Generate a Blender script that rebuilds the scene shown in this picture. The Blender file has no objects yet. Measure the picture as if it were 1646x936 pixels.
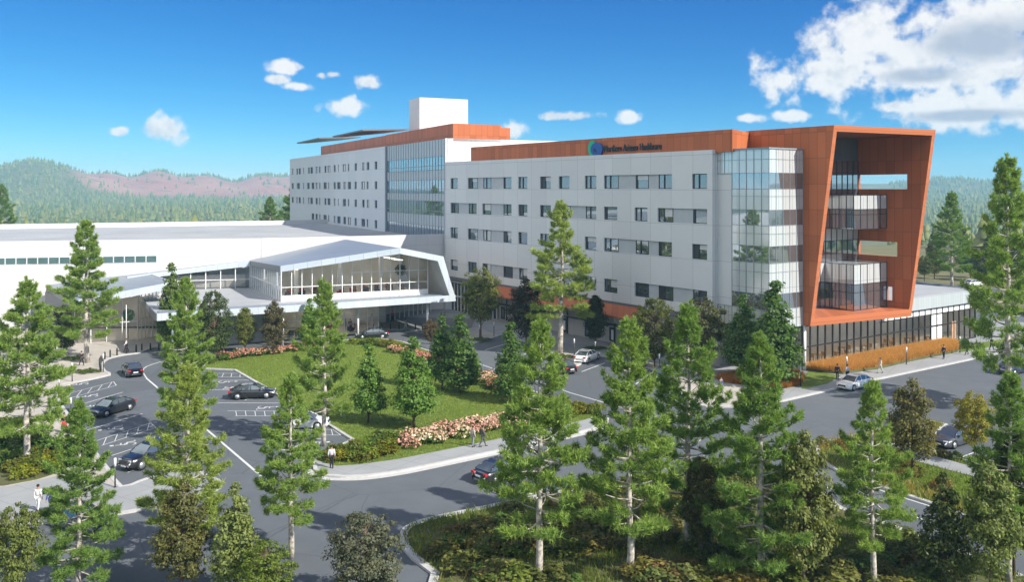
import bpy, bmesh, math, random
import numpy as np
from mathutils import Vector, Matrix
R = math.radians
rnd = random.Random(7)
scene = bpy.context.scene
COL = scene.collection
# ---------------------------------------------------------------- camera geometry
FPX, CU, HV, EYE = 1433.0, 823.0, 303.0, 21.5      # focal length, principal column and horizon row of the photograph
def G(u, v, z=0.0):
    y = (EYE - z) * FPX / (v - HV)
    return ((u - CU) / FPX * y, y)
def G3(u, v, z=0.0):
    x, y = G(u, v, z); return (x, y, z)
# ---------------------------------------------------------------- object helpers
def tag(o, label=None, cat=None, group=None, kind=None):
    if label: o['label'] = label
    if cat: o['category'] = cat
    if group: o['group'] = group
    if kind: o['kind'] = kind
    return o
def empty(name, loc=(0, 0, 0), rz=0.0, parent=None):
    o = bpy.data.objects.new(name, None); COL.objects.link(o)
    o.location = loc; o.rotation_euler = (0, 0, rz); o.empty_display_size = .2
    if parent: o.parent = parent
    return o
def thing(name, label, cat, loc=(0, 0, 0), rz=0.0, group=None):
    return tag(empty(name, loc, rz), label, cat, group)
KIDS = {}
def children(o): return list(o.children)
def copy_tree(o, parent=None):
    c = o.copy(); COL.objects.link(c)
    if parent: c.parent = parent
    for ch in children(o): copy_tree(ch, c)
    return c
class MB:
    def __init__(s): s.v = []; s.f = []; s.m = []; s.sm = []
    def add(s, vs, fs, m=0, sm=False):
        b = len(s.v); s.v += [tuple(p) for p in vs]
        for f in fs: s.f.append([b + i for i in f]); s.m.append(m); s.sm.append(sm)
    def quad(s, a, b, c, d, m=0): s.add([a, b, c, d], [[0, 1, 2, 3]], m)
    def box(s, x0, x1, y0, y1, z0, z1, m=0):
        s.add([(x0,y0,z0),(x1,y0,z0),(x1,y1,z0),(x0,y1,z0),(x0,y0,z1),(x1,y0,z1),(x1,y1,z1),(x0,y1,z1)],
              [[0,3,2,1],[4,5,6,7],[0,1,5,4],[1,2,6,5],[2,3,7,6],[3,0,4,7]], m)
    def obox(s, p, q, w, z0, z1, m=0):          # upright box along the ground segment p-q, w wide
        p = Vector(p[:2]); q = Vector(q[:2]); d = (q - p)
        if d.length < 1e-6: return
        d.normalize(); n = Vector((-d.y, d.x)) * (w / 2)
        c = [p - n, q - n, q + n, p + n]
        s.prism([(a.x, a.y) for a in c], z0, z1, m)
    def prism(s, poly, z0, z1, m=0, bottom=True):
        n = len(poly)
        a = sum(poly[i][0]*poly[(i+1)%n][1]-poly[(i+1)%n][0]*poly[i][1] for i in range(n))
        if a < 0: poly = poly[::-1]
        vs = [(p[0], p[1], z0) for p in poly] + [(p[0], p[1], z1) for p in poly]
        fs = [list(range(n, 2*n))] + [[i, (i+1)%n, n+(i+1)%n, n+i] for i in range(n)]
        if bottom: fs.append(list(range(n-1, -1, -1)))
        s.add(vs, fs, m)
    def extr(s, poly3, vec, m=0):               # extrude a planar 3-D polygon along vec
        n = len(poly3); w = Vector(vec)
        vs = [tuple(p) for p in poly3] + [tuple(Vector(p) + w) for p in poly3]
        fs = [list(range(n-1, -1, -1)), list(range(n, 2*n))] + [[i, (i+1)%n, n+(i+1)%n, n+i] for i in range(n)]
        s.add(vs, fs, m)
    def tube(s, pts, rad, n=6, m=0, sm=True, cap=True):
        pts = [Vector(p) for p in pts]; vs = []
        for i, p in enumerate(pts):
            d = (pts[min(i+1, len(pts)-1)] - pts[max(i-1, 0)])
            d = d.normalized() if d.length > 1e-9 else Vector((0, 0, 1))
            a = d.orthogonal().normalized() if abs(d.z) < .95 else Vector((1, 0, 0))
            a = (a - d * a.dot(d)).normalized(); b = d.cross(a)
            r = rad[i] if isinstance(rad, (list, tuple)) else rad
            for k in range(n):
                t = 2*math.pi*k/n; vs.append(tuple(p + (a*math.cos(t) + b*math.sin(t))*r))
        fs = []
        for i in range(len(pts)-1):
            for k in range(n):
                fs.append([i*n+k, i*n+(k+1)%n, (i+1)*n+(k+1)%n, (i+1)*n+k])
        if cap:
            fs.append(list(range(n-1, -1, -1))); L = (len(pts)-1)*n; fs.append([L+k for k in range(n)])
        s.add(vs, fs, m, sm)
    def ball(s, c, r, n=8, k=5, m=0, sx=1, sy=1, sz=1):
        vs = []; fs = []
        for i in range(k+1):
            a = math.pi*i/k
            for j in range(n):
                t = 2*math.pi*j/n
                vs.append((c[0]+r*sx*math.sin(a)*math.cos(t), c[1]+r*sy*math.sin(a)*math.sin(t), c[2]+r*sz*math.cos(a)))
        for i in range(k):
            for j in range(n): fs.append([i*n+j, (i+1)*n+j, (i+1)*n+(j+1)%n, i*n+(j+1)%n])
        s.add(vs, fs, m, True)
    def mesh(s, name, mats):
        me = bpy.data.meshes.new(name); me.from_pydata(s.v, [], s.f)
        for m in (mats if isinstance(mats, (list, tuple)) else [mats]): me.materials.append(m)
        me.polygons.foreach_set('material_index', s.m); me.polygons.foreach_set('use_smooth', s.sm)
        me.update(); return me
    def build(s, name, mats, parent=None, loc=None):
        o = bpy.data.objects.new(name, s.mesh(name, mats)); COL.objects.link(o)
        if parent: o.parent = parent
        if loc: o.location = loc
        return o
def npmesh(name, verts, faces_flat, nper, mats):    # fast mesh from numpy arrays
    me = bpy.data.meshes.new(name); nv = len(verts); nf = len(faces_flat)//nper
    me.vertices.add(nv); me.vertices.foreach_set('co', np.asarray(verts, np.float32).ravel())
    me.loops.add(nf*nper); me.loops.foreach_set('vertex_index', np.asarray(faces_flat, np.int32))
    me.polygons.add(nf); me.polygons.foreach_set('loop_start', np.arange(0, nf*nper, nper, dtype=np.int32))
    me.update(calc_edges=True)
    for m in (mats if isinstance(mats, (list, tuple)) else [mats]): me.materials.append(m)
    return me
def link(name, me, parent=None):
    o = bpy.data.objects.new(name, me); COL.objects.link(o)
    if parent: o.parent = parent
    return o
# ---------------------------------------------------------------- materials
class NT:
    def __init__(s, name):
        s.mat = bpy.data.materials.new(name); s.mat.use_nodes = True
        s.t = s.mat.node_tree; s.n = s.t.nodes; s.n.clear()
        s.out = s.n.new('ShaderNodeOutputMaterial')
    def node(s, k, **kw):
        n = s.n.new('ShaderNode' + k)
        for a, b in kw.items(): setattr(n, a, b)
        return n
    def lk(s, a, b): s.t.links.new(a, b)
    def val(s, sock, v):
        if hasattr(v, 'is_linked') or isinstance(v, bpy.types.NodeSocket): s.lk(v, sock)
        else: sock.default_value = v
    def math(s, op, a, b=0.0, c=None):
        n = s.node('Math', operation=op); s.val(n.inputs[0], a); s.val(n.inputs[1], b)
        if c is not None: s.val(n.inputs[2], c)
        return n.outputs[0]
    def mix(s, f, a, b, blend='MIX'):
        n = s.node('Mix', data_type='RGBA', blend_type=blend)
        s.val(n.inputs[0], f)
        for i, x in ((6, a), (7, b)):
            if isinstance(x, (tuple, list)): x = (*x[:3], 1)
            s.val(n.inputs[i], x)
        return n.outputs[2]
    def noise(s, scale, detail=4, rough=.55, vec=None):
        n = s.node('TexNoise'); n.inputs['Scale'].default_value = scale
        n.inputs['Detail'].default_value = detail; n.inputs['Roughness'].default_value = rough
        if vec: s.lk(vec, n.inputs['Vector'])
        return n.outputs['Fac']
    def ramp(s, f, lo, hi):
        n = s.node('MapRange'); s.val(n.inputs[0], f); n.inputs[1].default_value = lo; n.inputs[2].default_value = hi
        return n.outputs[0]
    def obj(s): return s.node('TexCoord').outputs['Object']
    def bsdf(s, col, rough=.6, metal=0, ior=1.5, **kw):
        b = s.node('BsdfPrincipled')
        if isinstance(col, (tuple, list)): b.inputs['Base Color'].default_value = (*col[:3], 1)
        else: s.lk(col, b.inputs['Base Color'])
        s.val(b.inputs['Roughness'], rough); b.inputs['Metallic'].default_value = metal; b.inputs['IOR'].default_value = ior
        for k, v in kw.items(): s.val(b.inputs[k.replace('_', ' ')], v)
        return b
    def bump(s, h, strength=.3, dist=.02):
        n = s.node('Bump'); n.inputs['Strength'].default_value = strength; n.inputs['Distance'].default_value = dist
        s.lk(h, n.inputs['Height']); return n.outputs[0]
    def end(s, b): s.lk(b.outputs[0], s.out.inputs[0]); return s.mat
def k3(c, f): return tuple(min(1, x*f) for x in c)
def nm(name, col, rough=.6, var=.15, scale=2.0, metal=0, ior=1.5, bump=0, bscale=30, **kw):
    t = NT(name); v = t.obj()
    c = t.mix(t.ramp(t.noise(scale, 5, .6, v), .3, .7), k3(col, 1-var), k3(col, 1+var))
    b = t.bsdf(c, rough, metal, ior, **kw)
    if bump: t.lk(t.bump(t.noise(bscale, 4, .6, v), bump), b.inputs['Normal'])
    return t.end(b)
def panel(name, col, pw, ph, jw=.03, dark=.55, rough=.5, metal=0, ior=1.5, var=.05, off=(0, 0), dirt=.06):
    t = NT(name); v = t.obj(); sp = t.node('SeparateXYZ'); t.lk(v, sp.inputs[0])
    h = t.math('ADD', t.math('ADD', sp.outputs[0], sp.outputs[1]), 500.0 + off[0])
    z = t.math('ADD', sp.outputs[2], 500.0 + off[1])
    hx = t.math('DIVIDE', h, pw); zz = t.math('DIVIDE', z, ph)
    j = t.math('MAXIMUM', t.math('LESS_THAN', t.math('FRACT', hx), jw/pw), t.math('LESS_THAN', t.math('FRACT', zz), jw/ph))
    cb = t.node('CombineXYZ'); t.lk(t.math('FLOOR', hx), cb.inputs[0]); t.lk(t.math('FLOOR', zz), cb.inputs[1])
    wn = t.node('TexWhiteNoise', noise_dimensions='2D'); t.lk(cb.outputs[0], wn.inputs['Vector'])
    c = t.mix(wn.outputs['Value'], k3(col, 1-var), k3(col, 1+var))
    c = t.mix(t.math('MULTIPLY', t.ramp(t.noise(.35, 6, .65, v), .45, .8), dirt*3), c, k3(col, .8))
    c = t.mix(j, c, k3(col, dark))
    return t.end(t.bsdf(c, rough, metal, ior))
def foliage(name, trans=.35, var=.45):
    t = NT(name); oi = t.node('ObjectInfo'); ge = t.node('NewGeometry')
    r = ge.outputs['Random Per Island']
    v = t.obj(); nz = t.ramp(t.noise(.9, 3, .5, v), .3, .7)
    lo = t.mix(1.0, oi.outputs['Color'], (.52, .56, .50), 'MULTIPLY'); hi = t.mix(1.0, oi.outputs['Color'], (1.42, 1.36, 1.20), 'MULTIPLY')
    c = t.mix(r, lo, hi); c = t.mix(t.math('MULTIPLY', nz, var), c, t.mix(1.0, c, (1.2, 1.08, .8), 'MULTIPLY'))
    b = t.bsdf(c, .55, 0, 1.4)
    tr = t.node('BsdfTranslucent'); t.lk(t.mix(1.0, c, (1.25, 1.25, .6), 'MULTIPLY'), tr.inputs[0])
    m = t.node('MixShader'); m.inputs[0].default_value = trans; t.lk(b.outputs[0], m.inputs[1]); t.lk(tr.outputs[0], m.inputs[2])
    t.lk(m.outputs[0], t.out.inputs[0]); return t.mat
def objcol(name, rough=.7, metal=0, coat=0.0, ior=1.5):
    t = NT(name); oi = t.node('ObjectInfo'); v = t.obj()
    c = t.mix(t.ramp(t.noise(9, 3, .5, v), .3, .7), oi.outputs['Color'], t.mix(1.0, oi.outputs['Color'], (.82, .82, .82), 'MULTIPLY'))
    b = t.bsdf(c, rough, metal, ior); b.inputs['Coat Weight'].default_value = coat; b.inputs['Coat Roughness'].default_value = .05
    return t.end(b)
def clearglass(name, tint=(.82, .86, .84), refl=.16):
    t = NT(name); tr = t.node('BsdfTransparent'); tr.inputs[0].default_value = (*tint, 1)
    g = t.node('BsdfGlossy'); g.inputs[0].default_value = (.9, .95, 1, 1); g.inputs['Roughness'].default_value = .02
    lw = t.node('LayerWeight'); lw.inputs[0].default_value = .35
    m = t.node('MixShader'); t.lk(t.math('ADD', t.math('MULTIPLY', lw.outputs['Fresnel'], .6), refl*.5), m.inputs[0])
    t.lk(tr.outputs[0], m.inputs[1]); t.lk(g.outputs[0], m.inputs[2]); t.lk(m.outputs[0], t.out.inputs[0]); return t.mat
def mirrorglass(name, base, ior, rough=.02, met=0.0):
    t = NT(name); v = t.obj(); b = t.bsdf(t.mix(t.noise(.4, 2, .5, v), k3(base, .7), k3(base, 1.3) if not met else k3(base, 1.05)), rough, met, ior); b.inputs['Specular Tint'].default_value = (.86, .94, 1, 1)
    t.lk(t.bump(t.noise(.5, 1, .4, v), .04, .05), b.inputs['Normal']); return t.end(b)

M = {}
M['wallgrey'] = panel('grey_metal_panel', (.60, .61, .60), 3.7, 4.28, .045, .55, .5, 0, 1.45, .045, (0, .85), .07)
M['wallpale'] = panel('pale_metal_panel', (.58, .60, .615), 6.2, 4.28, .05, .72, .55, 0, 1.45, .03, (0, .85), .05)
M['white'] = panel('white_cladding', (.58, .575, .56), 9.0, 3.1, .05, .75, .55, 0, 1.45, .025, (0, 0), .05)
M['orange'] = panel('terracotta_metal_panel', (.43, .130, .050), 1.15, 3.0, .04, .45, .45, 0, 1.3, .15, (0, 0), .05)
M['orangeend'] = panel('terracotta_edge_panel', (.48, .155, .066), 60, .9, .03, .55, .45, 0, 1.3, .08, (0, 0), .04)
M['blind'] = nm('window_blind', (.52, .53, .52), .5, .08, 3)
M['infill'] = nm('infill_panel', (.40, .42, .43), .5, .06, 1)
M['frame'] = nm('dark_window_frame', (.028, .032, .035), .4, .2, 5)
M['black'] = nm('black_mullion', (.022, .020, .019), .4, .2, 5)
M['alum'] = nm('pale_mullion', (.72, .72, .70), .4, .06, 4)
M['greymul'] = nm('grey_mullion', (.22, .25, .27), .4, .1, 4)
M['glass'] = mirrorglass('reflective_window_glass', (.30, .35, .39), 1.6, .02, .8)
M['teal'] = mirrorglass('teal_window_glass', (.07, .13, .135), 2.1)
M['glassblue'] = mirrorglass('blue_reflective_glass', (.52, .58, .64), 1.6, .02, .88)
M['glassdark'] = mirrorglass('dark_bronze_glass', (.025, .022, .02), 1.9)
M['spandrel'] = panel('white_spandrel_glass', (.62, .66, .66), 1.26, 30, .05, .5, .08, .3, 1.9, .03)
M['ribbed'] = panel('ribbed_spandrel', (.44, .48, .50), .75, 60, .18, .6, .35, 0, 1.5, .06)
M['clear'] = clearglass('clear_glass', (.92, .92, .90), .10)
M['roofgrey'] = nm('roof_membrane', (.33, .345, .355), .85, .12, .12)
M['seam'] = panel('standing_seam_roof', (.225, .265, .315), .95, 200, .07, .72, .42, .1, 1.5, .05)
M['fascia'] = panel('silver_fascia', (.62, .68, .74), 1.2, 60, .04, .7, .35, .3, 1.5, .05)
M['darkfascia'] = nm('dark_and_shade_fascia', (.13, .14, .15), .45, .1, 1)  # dark roof slabs, and shade painted onto left side fascias and ledge
M['darkwall'] = panel('dark_and_shade_cladding', (.12, .125, .13), 2.4, 3, .04, .6, .5)  # on the entrance side wall this dark grey stands in for shade
M['soffit'] = nm('soffit', (.42, .41, .39), .7, .06, 1)
M['beige'] = nm('warm_interior_wall', (.72, .68, .62), .8, .12, .5)
M['wood'] = nm('timber_interior', (.42, .25, .14), .6, .2, 1.5)
M['tile'] = nm('interior_floor', (.62, .58, .52), .35, .08, 1)
M['wallbase'] = panel('pale_stone_base', (.42, .40, .38), 2.6, 1.6, .03, .7, .7)
M['ribgrey'] = panel('ribbed_roof_edge', (.42, .46, .46), .62, 60, .05, .7, .45, .1, 1.5, .05)
M['concrete'] = panel('concrete_paving', (.43, .42, .40), 3.0, 300, .05, .75, .85, 0, 1.45, .05)
M['kerb'] = nm('pale_kerb', (.45, .445, .43), .8, .12, 2.5)
M['paint'] = nm('white_road_paint', (.58, .59, .585), .6, .1, 6)
M['bark'] = nm('pine_bark', (.40, .36, .31), .9, .72, 3.2, bump=.6, bscale=12)
M['barkbrown'] = nm('brown_bark', (.16, .105, .07), .9, .4, 5, bump=.5, bscale=14)
M['needles'] = foliage('pine_needles', .42)
M['leaves'] = foliage('tree_leaves', .42)
M['petal'] = foliage('flower_petals', .3, .2)
M['tyre'] = nm('tyre_rubber', (.02, .02, .02), .85, .2, 8)
M['rim'] = nm('alloy_rim', (.62, .63, .65), .3, .08, 8, .8)
M['carpaint'] = objcol('car_paint', .28, .0, 1.0, 1.6)
M['carglass'] = mirrorglass('car_glass', (.20, .24, .27), 1.6, .03, .7)
M['headlamp'] = nm('headlamp_lens', (.75, .78, .80), .1, .1, 9)
M['taillamp'] = nm('tail_lamp_lens', (.42, .02, .015), .2, .2, 9)
M['plate'] = nm('number_plate', (.65, .66, .65), .5, .05, 9)
M['cloth'] = objcol('cloth', .85)
M['skin'] = objcol('skin', .55)
M['postblack'] = nm('dark_post', (.035, .035, .035), .5, .15, 5)
def lampmat(name, col, e):
    t = NT(name); b = t.node('Emission'); v = t.obj(); t.lk(t.mix(t.noise(3, 2, .5, v), k3(col, .9), col), b.inputs[0]); b.inputs[1].default_value = e; return t.end(b)
M['ceilinglight'] = lampmat('warm_ceiling_light', (1, .90, .76), 3.0)
M['lamphead'] = nm('white_lamp_head', (.78, .78, .76), .4, .03, 5)
SUN_E=4.4; SKY_STR=.10; SKY_AIR=.7; SKY_DUST=.0; SKY_OZ=6.0; SKY_SAT=1.0; SKY_HUE=.5; HAZE=2.3e-4; EXPO=.82
# ================================================================ ground
def groundmat(name, col, rough, joint=None, var=.12, scale=.25, spec=.5, blotch=.25, ang=0.0):
    t = NT(name); v = t.obj()
    c = t.mix(t.ramp(t.noise(scale, 6, .65, v), .3, .7), k3(col, 1-var), k3(col, 1+var))
    c = t.mix(t.math('MULTIPLY', t.ramp(t.noise(scale*.22, 4, .7, v), .5, .75), blotch), c, k3(col, .72))
    c = t.mix(t.math('MULTIPLY', t.ramp(t.noise(14, 2, .5, v), .35, .65), .22), c, k3(col, 1.3))
    if name == 'asphalt':                                   # patches, sealed cracks and tyre-worn tone of the road itself
        vo = t.node('TexVoronoi', feature='DISTANCE_TO_EDGE'); vo.inputs['Scale'].default_value = .11; wv = t.node('TexNoise'); wv.inputs['Scale'].default_value = .5; t.lk(v, wv.inputs['Vector'])
        t.lk(t.mix(.35, v, wv.outputs['Color'], 'ADD'), vo.inputs['Vector'])
        c = t.mix(t.math('MULTIPLY', t.math('LESS_THAN', vo.outputs['Distance'], .0035), .5), c, k3(col, .5))
        vc = t.node('TexVoronoi'); vc.inputs['Scale'].default_value = .06; t.lk(v, vc.inputs['Vector']); sc0 = t.node('SeparateColor'); t.lk(vc.outputs['Color'], sc0.inputs[0])
        c = t.mix(t.math('MULTIPLY', t.math('GREATER_THAN', sc0.outputs[0], .72), .38), c, k3(col, .72))
    if joint:
        sp = t.node('SeparateXYZ'); mp = t.node('Mapping'); mp.inputs['Rotation'].default_value = (0, 0, ang)
        t.lk(v, mp.inputs[0]); t.lk(mp.outputs[0], sp.inputs[0]); js = []
        for i in (0, 1):
            js.append(t.math('LESS_THAN', t.math('FRACT', t.math('DIVIDE', t.math('ADD', sp.outputs[i], 900.0), joint[i])), .05/joint[i]*1.3))
        c = t.mix(t.math('MULTIPLY', t.math('MAXIMUM', js[0], js[1]), .55), c, k3(col, .62))
    b = t.bsdf(c, rough, 0, 1.45)
    t.lk(t.bump(t.noise(22, 3, .6, v), .15, .01), b.inputs['Normal'])
    return t.end(b)
M['asphalt'] = groundmat('asphalt', (.100, .112, .124), .82, var=.10, scale=.4, blotch=.35)
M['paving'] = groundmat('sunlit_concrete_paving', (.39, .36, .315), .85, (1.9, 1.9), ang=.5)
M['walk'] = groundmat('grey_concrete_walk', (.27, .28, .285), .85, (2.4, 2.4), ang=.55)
M['darkpave'] = groundmat('shade_toned_drive_paving', (.17, .17, .17), .8, (1.2, 1.2), ang=.5)  # tone darkened for the shade of the drop off
M['bedsoil'] = groundmat('planting_soil', (.085, .09, .032), .95, var=.4, scale=.5)
def lawnmat(name, col, dry):
    t = NT(name); v = t.obj()
    c = t.mix(t.ramp(t.noise(.55, 6, .7, v), .3, .7), col, dry)
    mp = t.node('Mapping'); mp.inputs['Scale'].default_value = (1, 2.6, 1); t.lk(v, mp.inputs[0])
    c = t.mix(t.ramp(t.noise(2.4, 4, .7, mp.outputs[0]), .42, .62), k3(col, .55), c)
    b = t.bsdf(c, .9); t.lk(t.bump(t.noise(3.0, 5, .7, mp.outputs[0]), .9, .25), b.inputs['Normal']); return t.end(b)
M['lawn'] = lawnmat('lawn_grass', (.15, .235, .024), (.235, .295, .04))
def terrmat():
    t = NT('terrain_soil'); v = t.obj(); a = t.node('Attribute', attribute_name='soil')
    g = t.mix(t.ramp(t.noise(.012, 6, .7, v), .35, .65), (.07, .085, .03), (.17, .15, .06))
    r = t.mix(t.ramp(t.noise(.006, 7, .7, v), .35, .65), (.31, .105, .085), (.37, .20, .15))
    r = t.mix(t.ramp(t.noise(.02, 5, .7, v), .55, .7), r, (.10, .085, .05))
    return t.end(t.bsdf(t.mix(a.outputs['Fac'], g, r), .95))
M['terrain'] = terrmat()
def smooth(a, b, x):
    t = np.clip((x-a)/(b-a), 0, 1); return t*t*(3-2*t)
def vnoise(x, y, seed=0):
    rs = np.random.RandomState(seed); out = np.zeros_like(x); amp = 1.0; tot = 0
    for o in range(4):
        for _ in range(3):
            th = rs.rand()*6.283; ph = rs.rand()*6.283; k = 2.0**o*(.7+.6*rs.rand())
            out += amp*np.sin((x*np.cos(th)+y*np.sin(th))*k+ph)/3
        tot += amp; amp *= .55
    return out/tot
def cu(x, y):                                            # bearing of a ground point, in photo columns (ahead of the camera only)
    az = np.arctan2(x, y); az = np.clip(az, -1.45, 1.45); return CU + FPX*np.tan(az), az
def height(x, y):
    x = np.asarray(x, float); y = np.asarray(y, float); r = np.hypot(x, y)
    dx = np.maximum(0, np.maximum(-210-x, x-210)); dy = np.maximum(0, np.maximum(-80-y, y-300))
    d = np.hypot(dx, dy); u, az = cu(x, y)
    z = -.06 - 27*smooth(0, 420, d) + np.maximum(0, np.minimum(r, 3400)-950)*.0135
    z = z + smooth(40, 300, d)*2.5*vnoise(x/170, y/170, 1)
    left = 84*np.exp(-((u-62)/95.0)**2)*np.exp(-((r-2750)/420)**2) + 36*np.exp(-((u+160)/190.0)**2)*np.exp(-((r-2750)/520)**2)
    red = (58+9*np.sin(u/34.0)+7*np.sin(u/13.0+1))*smooth(70, 210, u)*(1-smooth(560, 720, u))*smooth(2350, 3050, r)
    gen = (34+13*vnoise(az*7, az*3+2, 5))*smooth(2500, 3300, r)*(1-smooth(40, 240, u)*(1-smooth(560, 760, u)))
    rt = 16*np.exp(-((u-1520)/55.0)**2)*smooth(2500, 3300, r)
    return z + left + red + gen*(smooth(-.85, -.5, az)*.85+.15) + rt + smooth(1200, 2400, r)*7*vnoise(x/260, y/260, 3)
def soil(x, y):
    r = np.hypot(x, y); u, az = cu(x, y)
    m = smooth(95, 150, u)*(1-smooth(500, 560, u))*smooth(2420, 2560, r+60*vnoise(u/40, r/300, 8))
    m = m*(1-.9*smooth(.15, .5, vnoise(u/70.0, r/260.0, 11)))*(1-smooth(3000, 3120, r+80*vnoise(u/30, r/200, 4)))
    return m
def build_terrain():
    na, radii = 540, np.concatenate([[0.5], np.linspace(30, 300, 14), np.geomspace(330, 2200, 40), np.linspace(2250, 3650, 40), [3690]])
    az = np.concatenate([np.linspace(-.62, .62, 330, endpoint=False), np.linspace(.62, 2*math.pi-.62, na-330, endpoint=False)])
    A, Rr = np.meshgrid(az, radii, indexing='ij'); X = Rr*np.sin(A); Y = Rr*np.cos(A)
    Z = height(X, Y); V = np.stack([X, Y, Z], -1).reshape(-1, 3); nr = len(radii)
    i = np.arange(na)[:, None]; j = np.arange(nr-1)[None, :]; i2 = (i+1) % na
    F = np.stack([i*nr+j, i*nr+j+1, i2*nr+j+1, i2*nr+j], -1).reshape(-1)
    me = npmesh('terrain', V, F, 4, M['terrain']); me.polygons.foreach_set('use_smooth', [True]*len(me.polygons))
    at = me.attributes.new('soil', 'FLOAT', 'POINT'); at.data.foreach_set('value', soil(V[:, 0], V[:, 1]).astype(np.float32))
    return tag(link('terrain', me), kind='structure')
build_terrain()
def px(poly, z=0.0): return [G(u, v, z) for u, v in poly]
def pad(name, pts, z0, z1, m):
    mb = MB(); mb.prism(pts, z0, z1, 0); return tag(mb.build(name, m), kind='structure')
def smoothline(p, n=5, closed=False):
    out = []; N = len(p)
    for i in range(N if closed else N-1):
        g = lambda k: Vector(p[k % N]) if closed else Vector(p[max(0, min(N-1, k))])
        a, b, c, d = g(i-1), g(i), g(i+1), g(i+2)
        for k in range(n):
            t = k/n
            out.append(tuple(.5*((2*b)+(c-a)*t+(2*a-5*b+4*c-d)*t*t+(3*b-a-3*c+d)*t**3)))
    if not closed: out.append(tuple(p[-1]))
    return out
def strip(mb, line, w, z0, z1, side=0.0, m=0, closed=False):     # ribbon box following a ground polyline; side shifts it sideways
    P = [Vector(q[:2]) for q in line]; n = len(P); L = []; Rr = []
    for i in range(n):
        a = P[i-1] if (i or closed) else P[i]; b = P[(i+1) % n] if (i < n-1 or closed) else P[i]
        d = (b-a).normalized(); q = Vector((-d.y, d.x))
        L.append(P[i]+q*(w/2+side)); Rr.append(P[i]+q*(side-w/2))
    vs = []; fs = []
    for i in range(n): vs += [(L[i].x, L[i].y, z0), (L[i].x, L[i].y, z1), (Rr[i].x, Rr[i].y, z1), (Rr[i].x, Rr[i].y, z0)]
    for i in range(n if closed else n-1):
        a = i*4; b = ((i+1) % n)*4
        fs += [[a, b, b+1, a+1], [a+1, b+1, b+2, a+2], [a+2, b+2, b+3, a+3]]
    if not closed: fs += [[0, 1, 2, 3], [4*n-1, 4*n-2, 4*n-3, 4*n-4]]
    mb.add(vs, fs, m)
def strip_flat(mb, a, b, w, z, m=0):
    a = Vector(a[:2]); b = Vector(b[:2]); d = (b-a).normalized(); q = Vector((-d.y, d.x))*(w/2)
    mb.add([(*(a-q), z), (*(b-q), z), (*(b+q), z), (*(a+q), z)], [[0, 1, 2, 3]], m)
# --- asphalt: one sheet under everything
road = pad('road', [(-175, 18), (170, 18), (170, 96), (150, 150), (62, 158), (20, 125), (-30, 162), (-90, 150), (-175, 130)], -.04, 0.0, M['asphalt'])
# --- left plaza (entrance, walk along the stalls and the plank-paved tongue)
left_edge = [(245, 560), (232, 565), (221, 569), (204, 571), (188, 574), (174, 578), (166, 584), (164, 591), (169, 599), (176, 604), (132, 614), (87, 626), (111, 672), (142, 716), (173, 757), (194, 785), (226, 776), (257, 766), (300, 757), (338, 770), (352, 777), (353, 783), (345, 790), (300, 804), (255, 816), (171, 831), (90, 840), (0, 850)]
le = px(left_edge)
lp = le + [(-110, 55), (-110, 128), (-75, 134), (-52, 131), (-46, 121)]
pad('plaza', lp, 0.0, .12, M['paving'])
pad('plaza.001', px([(-40, 786), (8, 786), (95, 768), (130, 770), (194, 786.5), (226, 777.5), (257, 767.5), (300, 758.5), (338, 771), (351, 778), (352, 783), (344, 789), (300, 803), (255, 815), (171, 830), (90, 839), (0, 849), (-60, 853)]), .12, .126, M['walk'])
# --- drive-through paving and the plaza along the main wing
back_edge = [(262, 564.5), (303, 560), (346, 556.5), (404, 551), (463, 545.5), (545, 538), (600, 532.5), (640, 531), (672, 532), (700, 536), (722, 541), (745, 548.5), (758, 551.5), (768, 551), (801, 541), (812, 541), (840, 549), (880, 562), (893, 577), (906, 585), (925, 590), (936, 583), (951, 572), (1000, 580), (1020, 588), (1033, 590), (1062, 602), (1090, 628), (1112, 648), (1135, 655), (1180, 655), (1222, 651), (1262, 645), (1400, 613), (1520, 587.5), (1646, 560.5), (1720, 545)]
be = px(back_edge)
right_pad = be + [(82, 142), (60, 150), (33.5, 124), (18, 118), (-12, 160), (-22, 155), (-42, 143), (-54, 132)]
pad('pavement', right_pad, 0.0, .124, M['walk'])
# drive paving under the canopy, its shade painted as a darker tone
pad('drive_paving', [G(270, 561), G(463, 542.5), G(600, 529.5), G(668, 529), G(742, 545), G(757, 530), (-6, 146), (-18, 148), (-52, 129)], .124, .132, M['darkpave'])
tip = px([(753, 529.5), (766, 528), (801, 540.6), (786, 546), (766, 551), (757, 551), (748, 548.2)])
pad('paving_corner', tip, .124, .134, M['paving'])
pad('paving_corner.001', px([(880, 561), (897, 557), (934, 583), (925, 589.6), (906, 584.6), (894, 576.6)]), .124, .134, M['paving'])
pad('paving_corner.002', px([(1001, 580), (1040, 582), (1090, 596), (1110, 615), (1180, 622), (1215, 628), (1222, 650.5), (1180, 654.4), (1136, 654.4), (1112, 647), (1091, 627), (1063, 601.5), (1034, 589.6), (1020, 587.5)]), .124, .134, M['paving'])
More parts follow.
